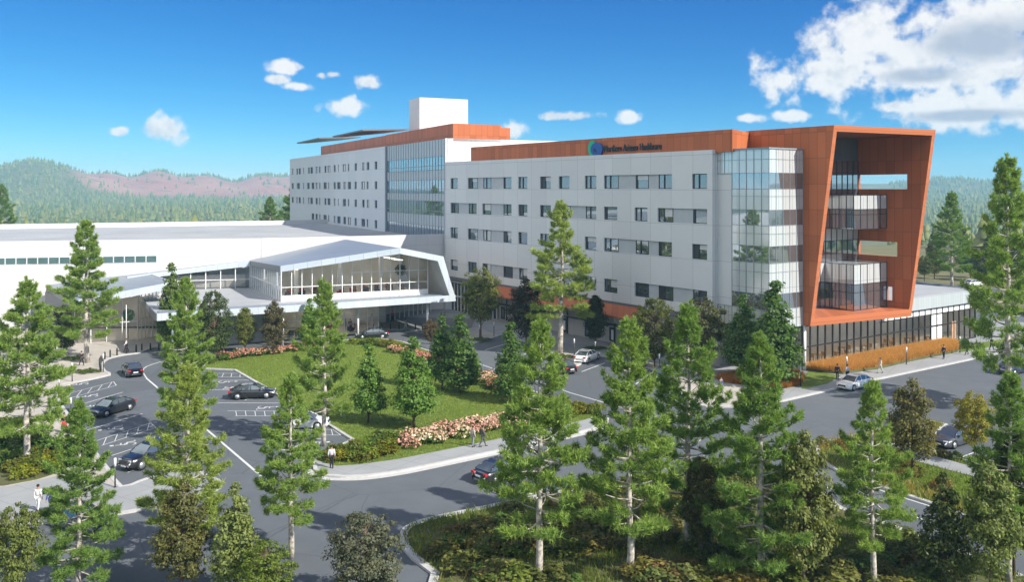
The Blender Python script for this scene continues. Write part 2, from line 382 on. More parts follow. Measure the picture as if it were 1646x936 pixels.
# --- lawn island with walk in front
isl = [(325, 593.5), (331, 584), (350, 577), (400, 568), (470, 560), (530, 551), (572, 546), (610, 545), (648, 551), (690, 566), (740, 585), (790, 607), (850, 629), (905, 646), (950, 660), (967, 672), (966, 682), (950, 692), (870, 711), (780, 731), (690, 750), (640, 760), (590, 767), (555, 768.5), (520, 766), (507, 757), (505, 741), (540, 722), (567, 708.5), (535, 688), (500, 667), (440, 632), (378, 596)]
pad('lawn', px(isl), 0.0, .11, M['lawn'])
walk_in = [(508, 743), (540, 752), (575, 750), (640, 741), (700, 729), (765, 716), (830, 702), (900, 687), (945, 676), (963, 668)]
walk_out = [(505, 755), (520, 766), (555, 768.3), (590, 766.8), (640, 759.8), (690, 749.8), (780, 730.8), (870, 710.8), (950, 691.8), (965, 682), (967, 672)]
pad('sidewalk', px(walk_in) + px(walk_out)[::-1], .11, .124, M['walk'])
# --- planted island in the foreground and the one on the right
fore = [(648, 868), (655, 852), (690, 838), (760, 823), (850, 804), (930, 789), (1000, 777), (1060, 766), (1150, 757), (1240, 756), (1290, 765), (1328, 800), (1351, 820), (1430, 848), (1530, 886), (1640, 930)]
fp = smoothline(px(fore), 4) + [(62, 42), (40, 34), (-2, 34), (-4.5, 42), G(700, 925), G(668, 900), G(652, 882)]
pad('planting_bed', fp, 0.0, .11, M['bedsoil'])
ris = [(1315, 720), (1325, 713), (1364, 704.5), (1390, 697.5), (1440, 688), (1490, 678), (1520, 684), (1500, 700), (1500, 728), (1560, 745), (1640, 770), (1760, 800), (1760, 905), (1630, 860), (1563, 835), (1497, 811), (1437, 791), (1362, 767), (1330, 748), (1316, 733)]
pad('planting_bed.001', px(ris), 0.0, .11, M['bedsoil'])
pathp = px([(1418, 708), (1440, 716), (1480, 730), (1530, 744), (1640, 775), (1740, 800), (1740, 818), (1620, 783), (1515, 756), (1455, 739), (1425, 722)])
pad('lawn.003', px([(1400, 712), (1425, 724), (1455, 741), (1515, 758), (1620, 786), (1740, 822), (1740, 860), (1600, 822), (1480, 780), (1420, 745)]), .11, .118, M['lawn'])
pad('path', px([(1418, 708), (1440, 716), (1480, 730), (1530, 744), (1640, 775), (1740, 800), (1740, 818), (1620, 783), (1515, 756), (1455, 739), (1425, 722)]), .11, .128, M['walk'])
pad('lawn.001', px([(1284, 617), (1300, 598), (1352, 606), (1330, 619), (1290, 628)]), .124, .14, M['lawn'])
pad('lawn.002', px([(1540, 569), (1552, 556), (1620, 546), (1650, 541), (1650, 549), (1580, 562)]), .124, .14, M['lawn'])
# --- kerbs
kb = MB()
def kerb(pts, w=.32, h=.15, side=0.0, closed=False): strip(kb, pts, w, -.02, h, side, 0, closed)
kerb(smoothline(le, 2)); kerb(smoothline(be, 2)); kerb(px(isl), .3, .145, 0, True)
kerb(smoothline(fp[:61], 1), .5); kerb(px(ris), .34, .145, 0, True); kerb(fp[-4:] + fp[:1], .5)
tag(kb.build('kerb', M['kerb']), kind='structure')
gut = MB(); strip(gut, smoothline(px(walk_out), 3), .55, 0, .022, -.42)
tag(gut.build('gutter', M['kerb']), kind='structure')
# --- painted lines, hatched bays and wheelchair symbols (marks on the road)
pm = MB()
def ln(u0, v0, u1, v1, w=.11): strip_flat(pm, G(u0, v0), G(u1, v1), w, .006)
def hatch(a, b, c, d, n=5):
    A, B, C, D = [Vector(G(*p)) for p in (a, b, c, d)]
    for p, q in ((A, B), (B, C), (C, D)): strip_flat(pm, p, q, .08, .006)
    for i in range(n):
        t = (i+.15)/n; s = (i+.85)/n
        strip_flat(pm, A.lerp(B, s), D.lerp(C, t), .065, .0065)
hatch((100, 636), (182.5, 614), (187, 620), (103, 643)); hatch((110, 667), (209, 643.5), (216, 651), (118, 676)); hatch((155.5, 709), (242, 680.6), (250.7, 688), (163, 717))
for l in ((134, 649.5, 197.4, 631), (140, 692, 229, 665.6), (179.5, 733, 258.7, 707.5), (205, 760, 280, 735)): ln(*l)
ln(236, 609, 420, 766, .2)
for a, b in zip([(229, 598), (231, 593), (236, 589.5), (245, 586), (258, 582)], [(231, 593), (236, 589.5), (245, 586), (258, 582), (285, 579)]): ln(*a, *b, .16)
ln(236, 609, 229, 598, .16)
for l in ((325, 627, 420, 627), (350, 648, 452, 648.5), (396, 684, 470, 684), (327, 612, 400, 611.5), (420, 707, 520, 706)): ln(*l)
hatch((366, 661), (458, 661.5), (470, 669.5), (378, 669), 6); hatch((335, 600.5), (388, 600.5), (398, 606.5), (340, 606.5), 4); hatch((440, 692), (535, 691), (548, 700), (455, 700), 6)
for l in ((722, 567, 770, 585), (770, 585, 806, 598), (860, 612, 917, 632), (917, 632, 1000, 656), (972, 584, 935, 598), (1050, 598, 1022, 618), (820, 551, 780, 563), (861, 563, 824, 577)): ln(*l, .15)
for l in ((1326, 783, 1346, 790), (1380, 802, 1412, 813), (1466, 830, 1492, 839), (1365, 772, 1437, 796), (1437, 796, 1500, 816), (1530, 741, 1580, 723), (1486, 722, 1512, 713), (1590, 762, 1646, 742), (1351, 824, 1440, 856), (1500, 462, 1560, 464)): ln(*l, .14)
pm.build('painted_line', M['paint'], road)
def wheelchair(u, v, rot, s=1.0):
    mb = MB(); ring = [(.32*math.cos(t), .32*math.sin(t)) for t in np.linspace(R(-150), R(120), 14)]
    for a, b in zip(ring, ring[1:]): strip_flat(mb, a, b, .08, 0)
    for a, b in (((-.1, .25), (-.1, .85)), ((-.1, .55), (.3, .55)), ((-.1, .2), (.4, .2)), ((.4, .24), (.58, -.3)), ((.54, -.27), (.78, -.2))): strip_flat(mb, a, b, .09, .002)
    mb.add([(-.1+.14*math.cos(t), 1.05+.14*math.sin(t), .001) for t in np.linspace(0, 2*math.pi, 10, endpoint=False)], [list(range(10))])
    o = mb.build('wheelchair_symbol', M['paint'], road); x, y = G(u, v); o.location = (x, y, .008); o.rotation_euler = (0, 0, rot); o.scale = (1.35*s,)*3
for u, v in ((134.6, 618), (149.6, 637), (158, 652.5), (189, 689), (209.4, 714)): wheelchair(u, v, R(110))
for u, v in ((358, 614), (368, 623), (422, 655), (500, 712), (404, 640)): wheelchair(u, v, R(-90))
# ================================================================ main hospital wing (A) with glazed corner and terracotta portal
P0 = Vector((-11.7, 157.3)); D1 = Vector((-.577, .8165)); D2 = Vector((.8165, .577))
def A2W(x, y): return P0 - D1*x + D2*y
class Plane:                                              # solves photo column -> local x (fixed y) or y (fixed x) in a building frame
    def __init__(s, o, ex, ey): s.o, s.ex, s.ey = o, ex, ey
    def x(s, u, y):
        k = (u-CU)/FPX; b = s.o + s.ey*y; return (k*b.y - b.x)/(s.ex.x - k*s.ex.y)
    def y(s, u, x):
        k = (u-CU)/FPX; b = s.o + s.ex*x; return (k*b.y - b.x)/(s.ey.x - k*s.ey.y)
    def z(s, v, x, y): return EYE - (v-HV)*(s.o + s.ex*x + s.ey*y).y/FPX
LA = Plane(P0, -D1, D2)
azA = math.atan2(-D1.y, -D1.x)
hosp = thing('hospital_wing', 'long grey five storey hospital wing ending in a slanted terracotta frame', 'hospital', (P0.x, P0.y, 0), azA)
ZT = 26.15
def holes_wall(mb, u0, u1, z0, z1, ops, depth, pt, m=0):
    """front wall with real openings; ops = (a, b, zlo, zhi); pt(s, z, d) gives the 3-D point, d inward"""
    rows = sorted({(o[2], o[3]) for o in ops}); z = z0
    for lo, hi in rows:
        if lo > z: mb.quad(pt(u0, z, 0), pt(u1, z, 0), pt(u1, lo, 0), pt(u0, lo, 0), m)
        s = u0
        for a, b, _, _ in sorted(o for o in ops if (o[2], o[3]) == (lo, hi)):
            mb.quad(pt(s, lo, 0), pt(a, lo, 0), pt(a, hi, 0), pt(s, hi, 0), m); s = b
            mb.quad(pt(a, lo, 0), pt(a, lo, depth), pt(a, hi, depth), pt(a, hi, 0), m)
            mb.quad(pt(b, lo, depth), pt(b, lo, 0), pt(b, hi, 0), pt(b, hi, depth), m)
            mb.quad(pt(a, lo, depth), pt(a, lo, 0), pt(b, lo, 0), pt(b, lo, depth), m)
            mb.quad(pt(a, hi, 0), pt(a, hi, depth), pt(b, hi, depth), pt(b, hi, 0), m)
        mb.quad(pt(s, lo, 0), pt(u1, lo, 0), pt(u1, hi, 0), pt(s, hi, 0), m); z = hi
    if z1 > z: mb.quad(pt(u0, z, 0), pt(u1, z, 0), pt(u1, z1, 0), pt(u0, z1, 0), m)
cols = [(63,93),(135,172),(196,228),(280,318),(346,384),(437,482),(515,560),(624,672),(704,760),(832,886),(928,988),(1072,1135)]
WA = [(LA.x(700+a/2.6, 0), LA.x(700+b/2.6, 0)) for a, b in cols]
ZR = [(21.45, 23.3), (17.2, 19.0), (12.85, 14.7), (7.25, 9.1)]
XE = LA.x(1145, 0)
infills = {0: [(1, 2), (2, 3), (8, 9), (9, 10)], 1: [(0, 1), (6, 7), (10, 11), (2, 3)], 2: [(1, 2), (2, 3), (8, 9), (9, 10)], 3: [(9, 10), (10, 11), (2, 3), (3, 4)]}
opsA = []; wins = []; fills = []
for r, (lo, hi) in enumerate(ZR):
    spans = [[a, b] for a, b in WA]
    merged = []; j = 0
    inf = infills[r]; idx = 0
    while idx < len(spans):
        a = spans[idx][0]; k = idx
        while (k, k+1) in inf: fills.append((spans[k][1], spans[k+1][0], lo, hi)); k += 1
        merged.append((a, spans[k][1], lo, hi)); idx = k+1
    opsA += merged
    wins += [(a, b, lo, hi, r, i) for i, (a, b) in enumerate(WA)]
mb = MB()
holes_wall(mb, 0, XE, 6.1, ZT, opsA, .42, lambda s, z, d: (s, d, z))
mb.quad((XE, 0, 6.1), (XE, 1.0, 6.1), (XE, 1.0, ZT), (XE, 0, ZT))                      # thin lit return beside the glass corner
mb.box(0, XE, .5, .9, ZT-.5, ZT); mb.quad((0, 0, ZT), (XE, 0, ZT), (XE, 1, ZT), (0, 1, ZT))
mb.quad((0, 0, 6.1), (0, 5, 6.1), (XE, 5, 6.1), (XE, 0, 6.1))
mb.build('wall', M['wallgrey'], hosp)
for a, b, lo, hi in fills: mb = MB(); mb.box(a+.03, b-.03, .22, .4, lo+.01, hi-.01); mb.build('infill_panel', M['infill'], hosp)
for a, b, lo, hi, r, i in wins:
    f = MB(); w = .09; y0, y1 = .20, .40
    f.box(a+.01, b-.01, y0, y1, lo+.01, lo+w); f.box(a+.01, b-.01, y0, y1, hi-w, hi-.01)
    f.box(a+.01, a+w, y0+.002, y1, lo+w, hi-w); f.box(b-w, b-.01, y0+.002, y1, lo+w, hi-w)
    c = a + (b-a)*(.40 if (i+r) % 3 else .12); f.box(c-.06, c+.06, y0-.04, y1, lo+w, hi-w)
    if (i+r) % 4 == 1: f.box(a+w, c-.06, y0+.02, y1, lo+w, hi-w)
    if r and (i*3+r) % 5 == 0: f.box(c+.06, b-w, y0+.01, y1, lo+.5, lo+.58)
    o = f.build('window', M['frame'], hosp)
    g = MB(); g.box(a+w, b-w, y0+.06, y0+.08, lo+w, hi-w); g.build('pane', M['glass'], o)
    if (i*5+r*3) % 4 == 1:
        bl = MB(); bl.box(c+.07, b-w-.005, y0+.035, y0+.05, hi-w-(.35+.22*((i+r) % 4)), hi-w); bl.build('blind', M['blind'], o)
# roof
mb = MB(); mb.quad((0, .9, ZT-.35), (XE, .9, ZT-.35), (XE, 24, ZT-.35), (0, 24, ZT-.35)); mb.box(0, 64.0, 7.3, 24.0, 5.4, ZT-.37)
mb.box(0, XE, 5.01, 7.2, 6.1, ZT-.4)
mb.build('roof', M['roofgrey'], hosp)
# terracotta roof screen
X0 = LA.x(757, .5); X1 = LA.x(1177, .5); XJ = LA.x(1204, 7.0)
mb = MB(); mb.prism([(X0, .5), (X1, .5), (XJ, 7.0), (XJ, 23), (X0, 23)], ZT-.3, 28.5)
mb.build('roof_screen', M['orange'], hosp)
# ground floor: recessed base, slanted terracotta soffit
ga, gb = LA.x(1036, 0), LA.x(788, 0)
mb = MB(); mb.quad((-.5, 1.2, 0), (XE, 1.2, 0), (XE, 1.2, 6.09), (-.5, 1.2, 6.09)); mb.quad((XE, 1.2, 0), (XE, 4.2, 0), (XE, 4.2, 6.09), (XE, 1.2, 6.09)); mb.build('base_wall', M['wallbase'], hosp)
mb = MB(); mb.box(-1, XE-.02, .06, 1.19, 5.5, 6.08); mb.build('ledge', M['darkfascia'], hosp)  # underside of the overhang, its shade put into the dark colour
mb = MB(); mb.extr([(gb, .04, 5.75), (gb, -1.9, 4.5), (gb, -1.9, 4.3), (gb, 1.18, 4.9), (gb, 1.18, 5.48), (gb, .04, 5.48)], (ga-gb, 0, 0)); mb.build('entry_awning', M['orange'], hosp)
mb = MB(); mb.box(gb-2, XE-1, .95, 1.18, 2.55, 2.8)
for k in range(9):
    x = gb + 3 + k*5.2
    if x < XE-2: mb.box(x, x+.16, 1.02, 1.18, 0, 4.8)
mb.build('wall_rail', M['frame'], hosp)
for k in range(8):
    x = gb + 1.5 + k*5.3
    if x > XE-3: break
    f = MB(); f.box(x, x+1.0, 1.08, 1.19, .3, 2.3); o = f.build('door', M['frame'], hosp)
    g = MB(); g.box(x+.42, x+.88, 1.05, 1.07, .6, 2.0); g.build('pane', M['lamphead'] if k % 2 else M['glass'], o)
# left end glazing of the ground floor behind the pavilion
mb = MB()
for k in range(14): mb.box(.5+k*1.1, .62+k*1.1, .7, 1.0, .15, 5.0)
mb.box(.5, 15, .7, 1.0, 2.6, 2.75); mb.box(.5, 15, .7, 1.0, 5.0, 5.3); mb.build('storefront_mullion', M['alum'], hosp)
mb = MB(); mb.quad((.5, .85, .15), (15, .85, .15), (15, .85, 5), (.5, .85, 5)); mb.build('storefront_glazing', M['glassdark'], hosp)
# ---- glazed corner
XC = 69.5; YC0, YC1 = .9, 7.0
bands = [(23.3, 26.0, 's'), (21.45, 23.3, 'g'), (19.05, 21.45, 's'), (17.25, 19.05, 'g'), (14.9, 17.25, 's'), (12.95, 14.9, 'g'), (9.4, 12.95, 's'), (7.6, 9.4, 'g'), (5.4, 7.6, 's')]
xs0 = LA.x(1176.5, YC0); xl = LA.x(1153, YC0)
for z0, z1, k in bands:
    t = MB()
    t.quad((xl if z0 > 23 or z1 < 8 else xs0, YC0, z0), (XC, YC0, z0), (XC, YC0, z1), (xl if z0 > 23 or z1 < 8 else xs0, YC0, z1))
    t.quad((XC, YC0, z0), (XC, YC1, z0), (XC, YC1, z1), (XC, YC0, z1))
    t.build('spandrel' if k == 's' else 'corner_glazing', M['spandrel' if k == 's' else 'glassblue'], hosp)
mb = MB(); mb.box(XE-1, xs0, YC0+.06, YC0+.5, 7.6, 23.3); mb.box(XE-1.2, xl, YC0+.3, YC0+.6, 5.4, ZT); mb.build('side_panel', M['wallgrey'], hosp)
mu = MB(); n = 7
xs = [XC - (XC-xs0)*k/5 for k in range(6)] + [xl + (xs0-xl)*k/2 for k in range(2)]
for i, x in enumerate(xs):
    zz = [(5.4, 26.05)] if i < 6 else [(23.3, 26.05), (5.4, 7.6)]
    for a, b in zz: mu.box(x-.025, x+.025, YC0-.05, YC0, a, b)
for k in range(6): y = YC0 + (YC1-YC0)*k/5; mu.box(XC, XC+.05, y-.02, y+.02, 5.4, 26.05)
for z in [b[0] for b in bands] + [24.85, 20.6, 16.3, 11.9, 6.5]:
    mu.box(xs0 if 7.6 < z < 23 else xl, XC+.045, YC0-.045, YC0-.001, z-.025, z+.025); mu.box(XC+.001, XC+.045, YC0, YC1, z-.025, z+.025)
mu.box(xl-.1, XC+.12, YC0-.14, YC0+.2, 26.0, 26.2); mu.box(XC-.2, XC+.1, YC0+.2, YC1, 26.0, 26.19)
mu.build('corner_mullion', M['greymul'], hosp)
mb = MB(); mb.box(xl, XC-.03, YC0+.4, YC1+.3, 5.36, 26.0); mb.build('corner_core', M['darkwall'], hosp)
# ground floor below the corner: set-back entry wall, sign red panel, column
mb = MB(); mb.quad((xl-.5, 4.2, 0), (67.6, 4.2, 0), (67.6, 4.2, 5.35), (xl-.5, 4.2, 5.35)); mb.build('entry_wall', M['beige'], hosp)
mb = MB(); mb.quad((67.6, 4.2, 0), (67.6, 7.3, 0), (67.6, 7.3, 5.35), (67.6, 4.2, 5.35)); mb.build('entry_glazing', M['glassdark'], hosp)
mb = MB()
for k in range(5): x = xl + 1.5*k; mb.box(x, x+.12, 4.0, 4.18, 0, 5.3)
mb.box(xl, 67.6, 4.0, 4.18, 2.6, 2.75); mb.build('entry_mullion', M['black'], hosp)
mb = MB(); mb.box(xl-1.8, xl-.8, 3.6, 4.15, 0, 3.9); mb.build('entry_panel', M['orange'], hosp)
mb = MB(); mb.tube([(XC+.05, LA.y(1293, XC+.05), 0), (XC+.05, LA.y(1293, XC+.05), 5.45)], .19, 10); mb.build('column', M['lamphead'], hosp)
# ---- portal
YL, YR = 7.0, 24.35
def front(y, z):                                        # x of the slanted front face
    t = (y-YL)/(YR-YL); s = (z-5.43)/(28.7-5.43)
    return 70.5 + 2.2*t + 3.2*s
def slab_yz(mb, ya, yb, za, zb, xback, m=0):            # block from xback to the slanted front
    A = [(xback, ya, za), (xback, yb, za), (xback, yb, zb), (xback, ya, zb)]
    B = [(front(y, z), y, z) for _, y, z in A]
    mb.add(A+B, [[0,3,2,1],[0,1,5,4],[1,2,6,5],[2,3,7,6],[3,0,4,7]], m); mb.add(B, [[0,1,2,3]], 1)
T = .55
mb = MB(); slab_yz(mb, YL, YL+T, 5.43, 28.7, XJ if False else 69.0, 0)
mb.box(XJ, 69.0, YL, YL+.4, ZT-.3, 28.7)
mb.build('portal_side', [M['orange'], M['orangeend']], hosp)
mb = MB(); slab_yz(mb, YL+T, YR-T, 28.0, 28.7, 60.0); mb.box(XJ, 60, YL+.4, 23.4, 28.3, 28.68); mb.build('portal_roof', [M['orange'], M['orangeend']], hosp)
mb = MB(); slab_yz(mb, YL+T, YR-T, 5.43, 6.35, 64.0); mb.build('portal_floor', [M['orange'], M['orangeend']], hosp)
# right wall with three slots
slots = []
for (u0, v0, u1, v1) in ((1379, 280, 1458, 304), (1379, 389.5, 1442, 413), (1424, 461.5, 1434, 484)):
    y = YR-T; xa, xb = LA.x(u0, y), LA.x(u1, y); slots.append((xa, xb, LA.z(v1, xb, y), LA.z(v0, xb, y)))
mb = MB(); zs = 5.43
def rw(za, zb, xb0, xb1=None, frontside=True):
    if frontside:
        slab_yz(mb, YR-T, YR, za, zb, xb0)
    else: mb.box(xb0, xb1, YR-T, YR, za, zb)
for xa, xb, lo, hi in sorted(slots, key=lambda s: s[2]):
    rw(zs, lo, 62.0)
    if xa > 62.1: rw(lo, hi, 62.0, xa, False)
    rw(lo, hi, xb); zs = hi
rw(zs, 28.7, 62.0)
mb.build('portal_side', [M['orange'], M['orangeend']], hosp)
# glass volumes inside the portal
XM = 65.6; XB = 69.7; YB = 16.7; zt = 25.1
sp_, gl_, mu = MB(), MB(), MB()
for z0, z1, k in [(23.4, zt, 'g'), (20.7, 23.4, 'g'), (18.9, 20.7, 's'), (16.4, 18.9, 'g'), (14.8, 16.4, 's'), (12.1, 14.8, 'g'), (9.6, 12.1, 's'), (6.35, 9.6, 'g')]:
    (sp_ if k == 's' else gl_).quad((XM, YL+T, z0), (XM, YR-T, z0), (XM, YR-T, z1), (XM, YL+T, z1))
    mu.box(XM, XM+.05, YL+T, YR-T, z0-.03, z0+.03)
for k in range(15): y = YL+T+(YR-T-YL-T)*k/14; mu.box(XM, XM+.07, y-.03, y+.03, 6.35, zt)
for b0, b1, bs, ytop in ((16.4, 20.7, 18.9, 1), (6.36, 12.1, 9.6, 0)):
    for z0, z1, t in ((b0, bs, gl_), (bs, b1, sp_)):
        t.quad((XM, YB, z0), (XB, YB, z0), (XB, YB, z1), (XM, YB, z1)); t.quad((XB, YB, z0), (XB, YR-T-.02, z0), (XB, YR-T-.02, z1), (XB, YB, z1))
    for z in (b0+.04, bs, b1-.03, (b0+bs)/2+.6): mu.box(XM, XB+.05, YB-.05, YB-.002, z-.03, z+.03); mu.box(XB+.002, XB+.05, YB, YR-T-.03, z-.03, z+.03)
    for k in range(5): x = XM+(XB-XM)*k/4; mu.box(x-.03, x+.03, YB-.06, YB-.001, b0, b1)
    for k in range(6): y = YB+(YR-T-.04-YB)*k/5; mu.box(XB+.001, XB+.06, y-.03, y+.03, b0, b1)
    gl_.quad((XM, YB, b0), (XB, YB, b0), (XB, YR-T, b0), (XM, YR-T, b0)); sp_.quad((XM, YB, b1), (XB, YB, b1), (XB, YR-T, b1), (XM, YR-T, b1))
sp_.build('portal_spandrel', M['spandrel'], hosp); gl_.build('portal_glazing', M['glassblue'], hosp); mu.build('portal_mullion', M['frame'], hosp)
mb = MB(); mb.box(64.5, XM+.02, YL+T, YR-T-.02, zt+.02, 28.0); mb.build('portal_lintel', M['darkwall'], hosp)
# ---- annex under and beyond the portal
annex = thing('annex', 'low glazed annex with pale ribbed roof edge running out from under the terracotta frame', 'building', (P0.x, P0.y, 0), azA)
XA = 69.3; YE = LA.y(1568, XA)
mb = MB(); mb.prism([(XA+.5, YR+.1), (XA+.5, YE), (44, YE), (44, YR+.1)], 5.35, 7.0); mb.build('roof_edge', M['ribgrey'], annex)
mb = MB(); mb.box(44.5, XA, YR+.5, YE-.5, 7.0, 7.05); mb.build('roof', M['roofgrey'], annex)
mb = MB(); mb.box(60, 60.3, YL+1, YE, .12, 5.3); mb.box(60.3, XA-.1, YE-.3, YE, .12, 5.35); mb.box(60.3, XA-.1, YL+.3, YL+.5, .12, 5.35); mb.build('interior_wall', M['beige'], annex)
mb = MB(); mb.box(60.3, XA-.1, YL+.5, YE-.3, .14, .2); mb.build('interior_floor', M['tile'], annex)
mb = MB(); mb.box(60.3, XA-.1, YL+.5, YE-.3, 5.25, 5.34); mb.build('ceiling', M['soffit'], annex)
for k in range(6): y = YL+3+k*6; mb = MB(); mb.box(62, 68, y, y+.6, 5.19, 5.24); mb.build('ceiling_light', M['ceilinglight'], annex)
mb = MB(); mb.quad((XA, YL, .14), (XA, YE, .14), (XA, YE, 5.3), (XA, YL, 5.3)); mb.build('glazing', M['clear'], annex)
mu = MB(); N = 27
for k in range(N+1):
    y = YL+.15+(YE-YL-.3)*k/N; mu.box(XA-.06, XA+.1, y-.07, y+.07, .14, 5.3)
for z in (.2, 2.75, 5.22): mu.box(XA-.05, XA+.09, YL, YE, z-.06, z+.08)
mu.box(XA-.05, XA+.09, YR-1.5, YE, 4.32, 4.42)
mu.build('mullion', M['black'], annex)
pw = MB()
for k in range(N):
    y0 = YL+.15+(YE-YL-.3)*k/N+.09; y1 = YL+.15+(YE-YL-.3)*(k+1)/N-.09
    if y0 > YR-3: pw.box(XA+.0, XA+.03, y0, y1, 4.46, 5.12)
    if k in (19, 20): pw.box(XA, XA+.03, y0, y1, .3, 2.65); pw.box(XA, XA+.03, y0, y1, 2.88, 4.28)
pw.build('white_panel', M['lamphead'], annex)
mb = MB(); mb.box(XA, XA+.06, YE-6.5, YE-5.4, .2, 3.0); mb.build('door', M['wood'], annex)
for k in range(9):                                        # cafe tables seen through the glass
    y = YL+3+k*3.4; x = 66+(k % 3)*.9
    t = thing('cafe_table', 'small dark cafe table with chairs behind the annex glazing', 'table', (*A2W(x, y), .2), azA, 'tables inside the annex')
    q = MB(); q.tube([(0, 0, .72), (0, 0, .76)], .5, 12); q.build('tabletop', M['wood'], t)
    q = MB(); q.tube([(0, 0, 0), (0, 0, .72)], .05, 6); q.build('leg', M['frame'], t)
    for s in (-1, 1):
        c = thing('cafe_chair', 'dark red cafe chair at a small table behind the annex glazing', 'chair', (*A2W(x, y+s*.85), .2), azA, 'chairs inside the annex')
        q = MB(); q.box(-.22, .22, -.22, .22, .43, .48); q.build('seat', M['wood'], c)
        q = MB(); q.box(-.22, .22, s*.2-.02, s*.2+.02, .48, .95); q.build('backrest', M['wood'], c)
        for a in (-.19, .19):
            for b in (-.19, .19): q = MB(); q.box(a-.02, a+.02, b-.02, b+.02, 0, .43); q.build('leg', M['frame'], c)
# ---- lettering and emblem on the roof screen
uL, uR = 972, 1064
sx0, sx1 = LA.x(uL, .5), LA.x(uR, .5)
sgn = thing('wall_sign', 'dark channel lettering with a green and blue leaf emblem on the terracotta roof screen', 'sign', (*A2W(sx0, .5), 0), azA)
cv = bpy.data.curves.new('lettering', 'FONT'); cv.body = 'Northern Arizona Healthcare'; cv.extrude = .06; cv.size = 1.0
tx = bpy.data.objects.new('lettering', cv); COL.objects.link(tx)
bpy.context.view_layer.update()
dg = bpy.context.evaluated_depsgraph_get(); me = bpy.data.meshes.new_from_object(tx.evaluated_get(dg)); bpy.data.objects.remove(tx)
w = max(v.co.x for v in me.vertices); me.materials.clear(); me.materials.append(nm('sign_letter_metal', (.035, .045, .05), .35, .1, 5, .3))
so = link('lettering', me, sgn); so.rotation_euler = (R(90), 0, 0); sc = (sx1-sx0)/w; so.scale = (sc, 1.35, 1)
so.location = (0, -.12, LA.z(244.5, sx0, .5))
e0, e1 = LA.x(946.5, .5)-sx0, LA.x(971, .5)-sx0
zb, ztp = LA.z(250.5, sx0, .5)+.0, LA.z(224.5, sx0, .5)
cx_ = (e0+e1)/2; hw = (e1-e0)/2; hh = (ztp-zb)/2; cz = (zb+ztp)/2
def petal(mb, pts, y0, y1): mb.extr([(x, y0, z) for x, z in pts], (0, y1-y0, 0))
mb = MB(); petal(mb, [(cx_-.45*hw+hw*.55*math.cos(t)*(1 if math.cos(t) < 0 else .9), cz+hh*math.sin(t)) for t in np.linspace(0, 2*math.pi, 22, endpoint=False)], -.16, -.04)
mb.build('emblem_leaf', nm('emblem_green', (.0, .40, .22), .35, .08, 3), sgn)
mb = MB(); petal(mb, [(cx_+.22*hw+hw*.78*math.cos(t), cz-.12*hh+hh*.84*math.sin(t)*(1 if math.sin(t) > 0 else 1.05)) for t in np.linspace(0, 2*math.pi, 22, endpoint=False)], -.30, -.17)
mb.build('emblem_leaf', nm('emblem_blue', (.01, .075, .30), .35, .08, 3), sgn)
mb = MB(); petal(mb, [(cx_-.12*hw, cz-.55*hh), (cx_+.28*hw, cz-.5*hh), (cx_+.12*hw, cz-.05*hh), (cx_-.2*hw, cz+.0*hh)], -.34, -.301)
mb.build('emblem_notch', nm('emblem_navy', (.005, .02, .09), .4, .08, 3), sgn)
# ================================================================ rear tower (B)
DB = Vector((-.4405, .8977)); EB = Vector((.8977, .4405))
OB = P0 + DB*126.7
LB = Plane(OB, -DB, EB); azB = math.atan2(-DB.y, -DB.x); XW = 126.7
def B2W(x, y): return OB - DB*x + EB*y
tow = thing('hospital_tower', 'taller pale wing behind with rows of small windows and a tall ribbed glass bay', 'hospital', (OB.x, OB.y, 0), azB)
ZB = 30.4; xcw = LB.x(620, 0)
ux = lambda z: 450+z/5.505
colsB = [(105,120),(145,158),(165,183),(205,213),(248,262),(268,290),(315,333),(345,357),(393,410),(420,445),(475,492),(512,520),(555,583),(600,612),(660,680),(727,748),(767,790),(838,860)]
colsB2 = [(105,120),(150,175),(205,213),(240,262),(280,302),(315,333),(347,357),(385,412),(425,435),(475,492),(505,535),(560,583),(600,628),(660,678),(720,752),(767,782),(838,860)]
opsB = []
for r, zc in enumerate((27.4, 23.1, 18.95, 14.6)):
    for i, (a, b) in enumerate(colsB if r % 2 == 0 else colsB2):
        if r == 3 and i < 4: continue
        opsB.append((LB.x(ux(a), 0), LB.x(ux(b), 0), zc-1.75, zc, r, i))
mb = MB(); holes_wall(mb, 0, xcw-.6, 0, ZB, [o[:4] for o in opsB], .4, lambda s, z, d: (s, d, z))
mb.quad((0, 24, 0), (0, 0, 0), (0, 0, ZB), (0, 24, ZB)); mb.box(0, xcw-.6, .45, .7, ZB-.6, ZB)
mb.quad((0, 0, ZB), (xcw-.6, 0, ZB), (xcw-.6, .7, ZB), (0, .7, ZB)); mb.quad((xcw-.6, 0, 0), (xcw-.6, .7, 0), (xcw-.6, .7, ZB), (xcw-.6, 0, ZB))
mb.build('wall', M['wallpale'], tow)
for a, b, lo, hi, r, i in opsB:
    f = MB(); f.box(a+.01, b-.01, .22, .38, lo+.01, lo+.1); f.box(a+.01, b-.01, .22, .38, hi-.1, hi-.01); f.box(a+.01, a+.1, .222, .38, lo+.1, hi-.1)
    c = a+(b-a)*.55; f.box(c-.06, c+.06, .21, .38, lo+.1, hi-.1); f.box(b-.1, b-.01, .222, .38, lo+.1, hi-.1)
    o = f.build('window', M['frame'], tow)
    g = MB(); g.box(a+.1, b-.1, .3, .32, lo+.1, hi-.1); g.build('pane', M['glass'] if (i+r) % 3 else M['alum'], o)
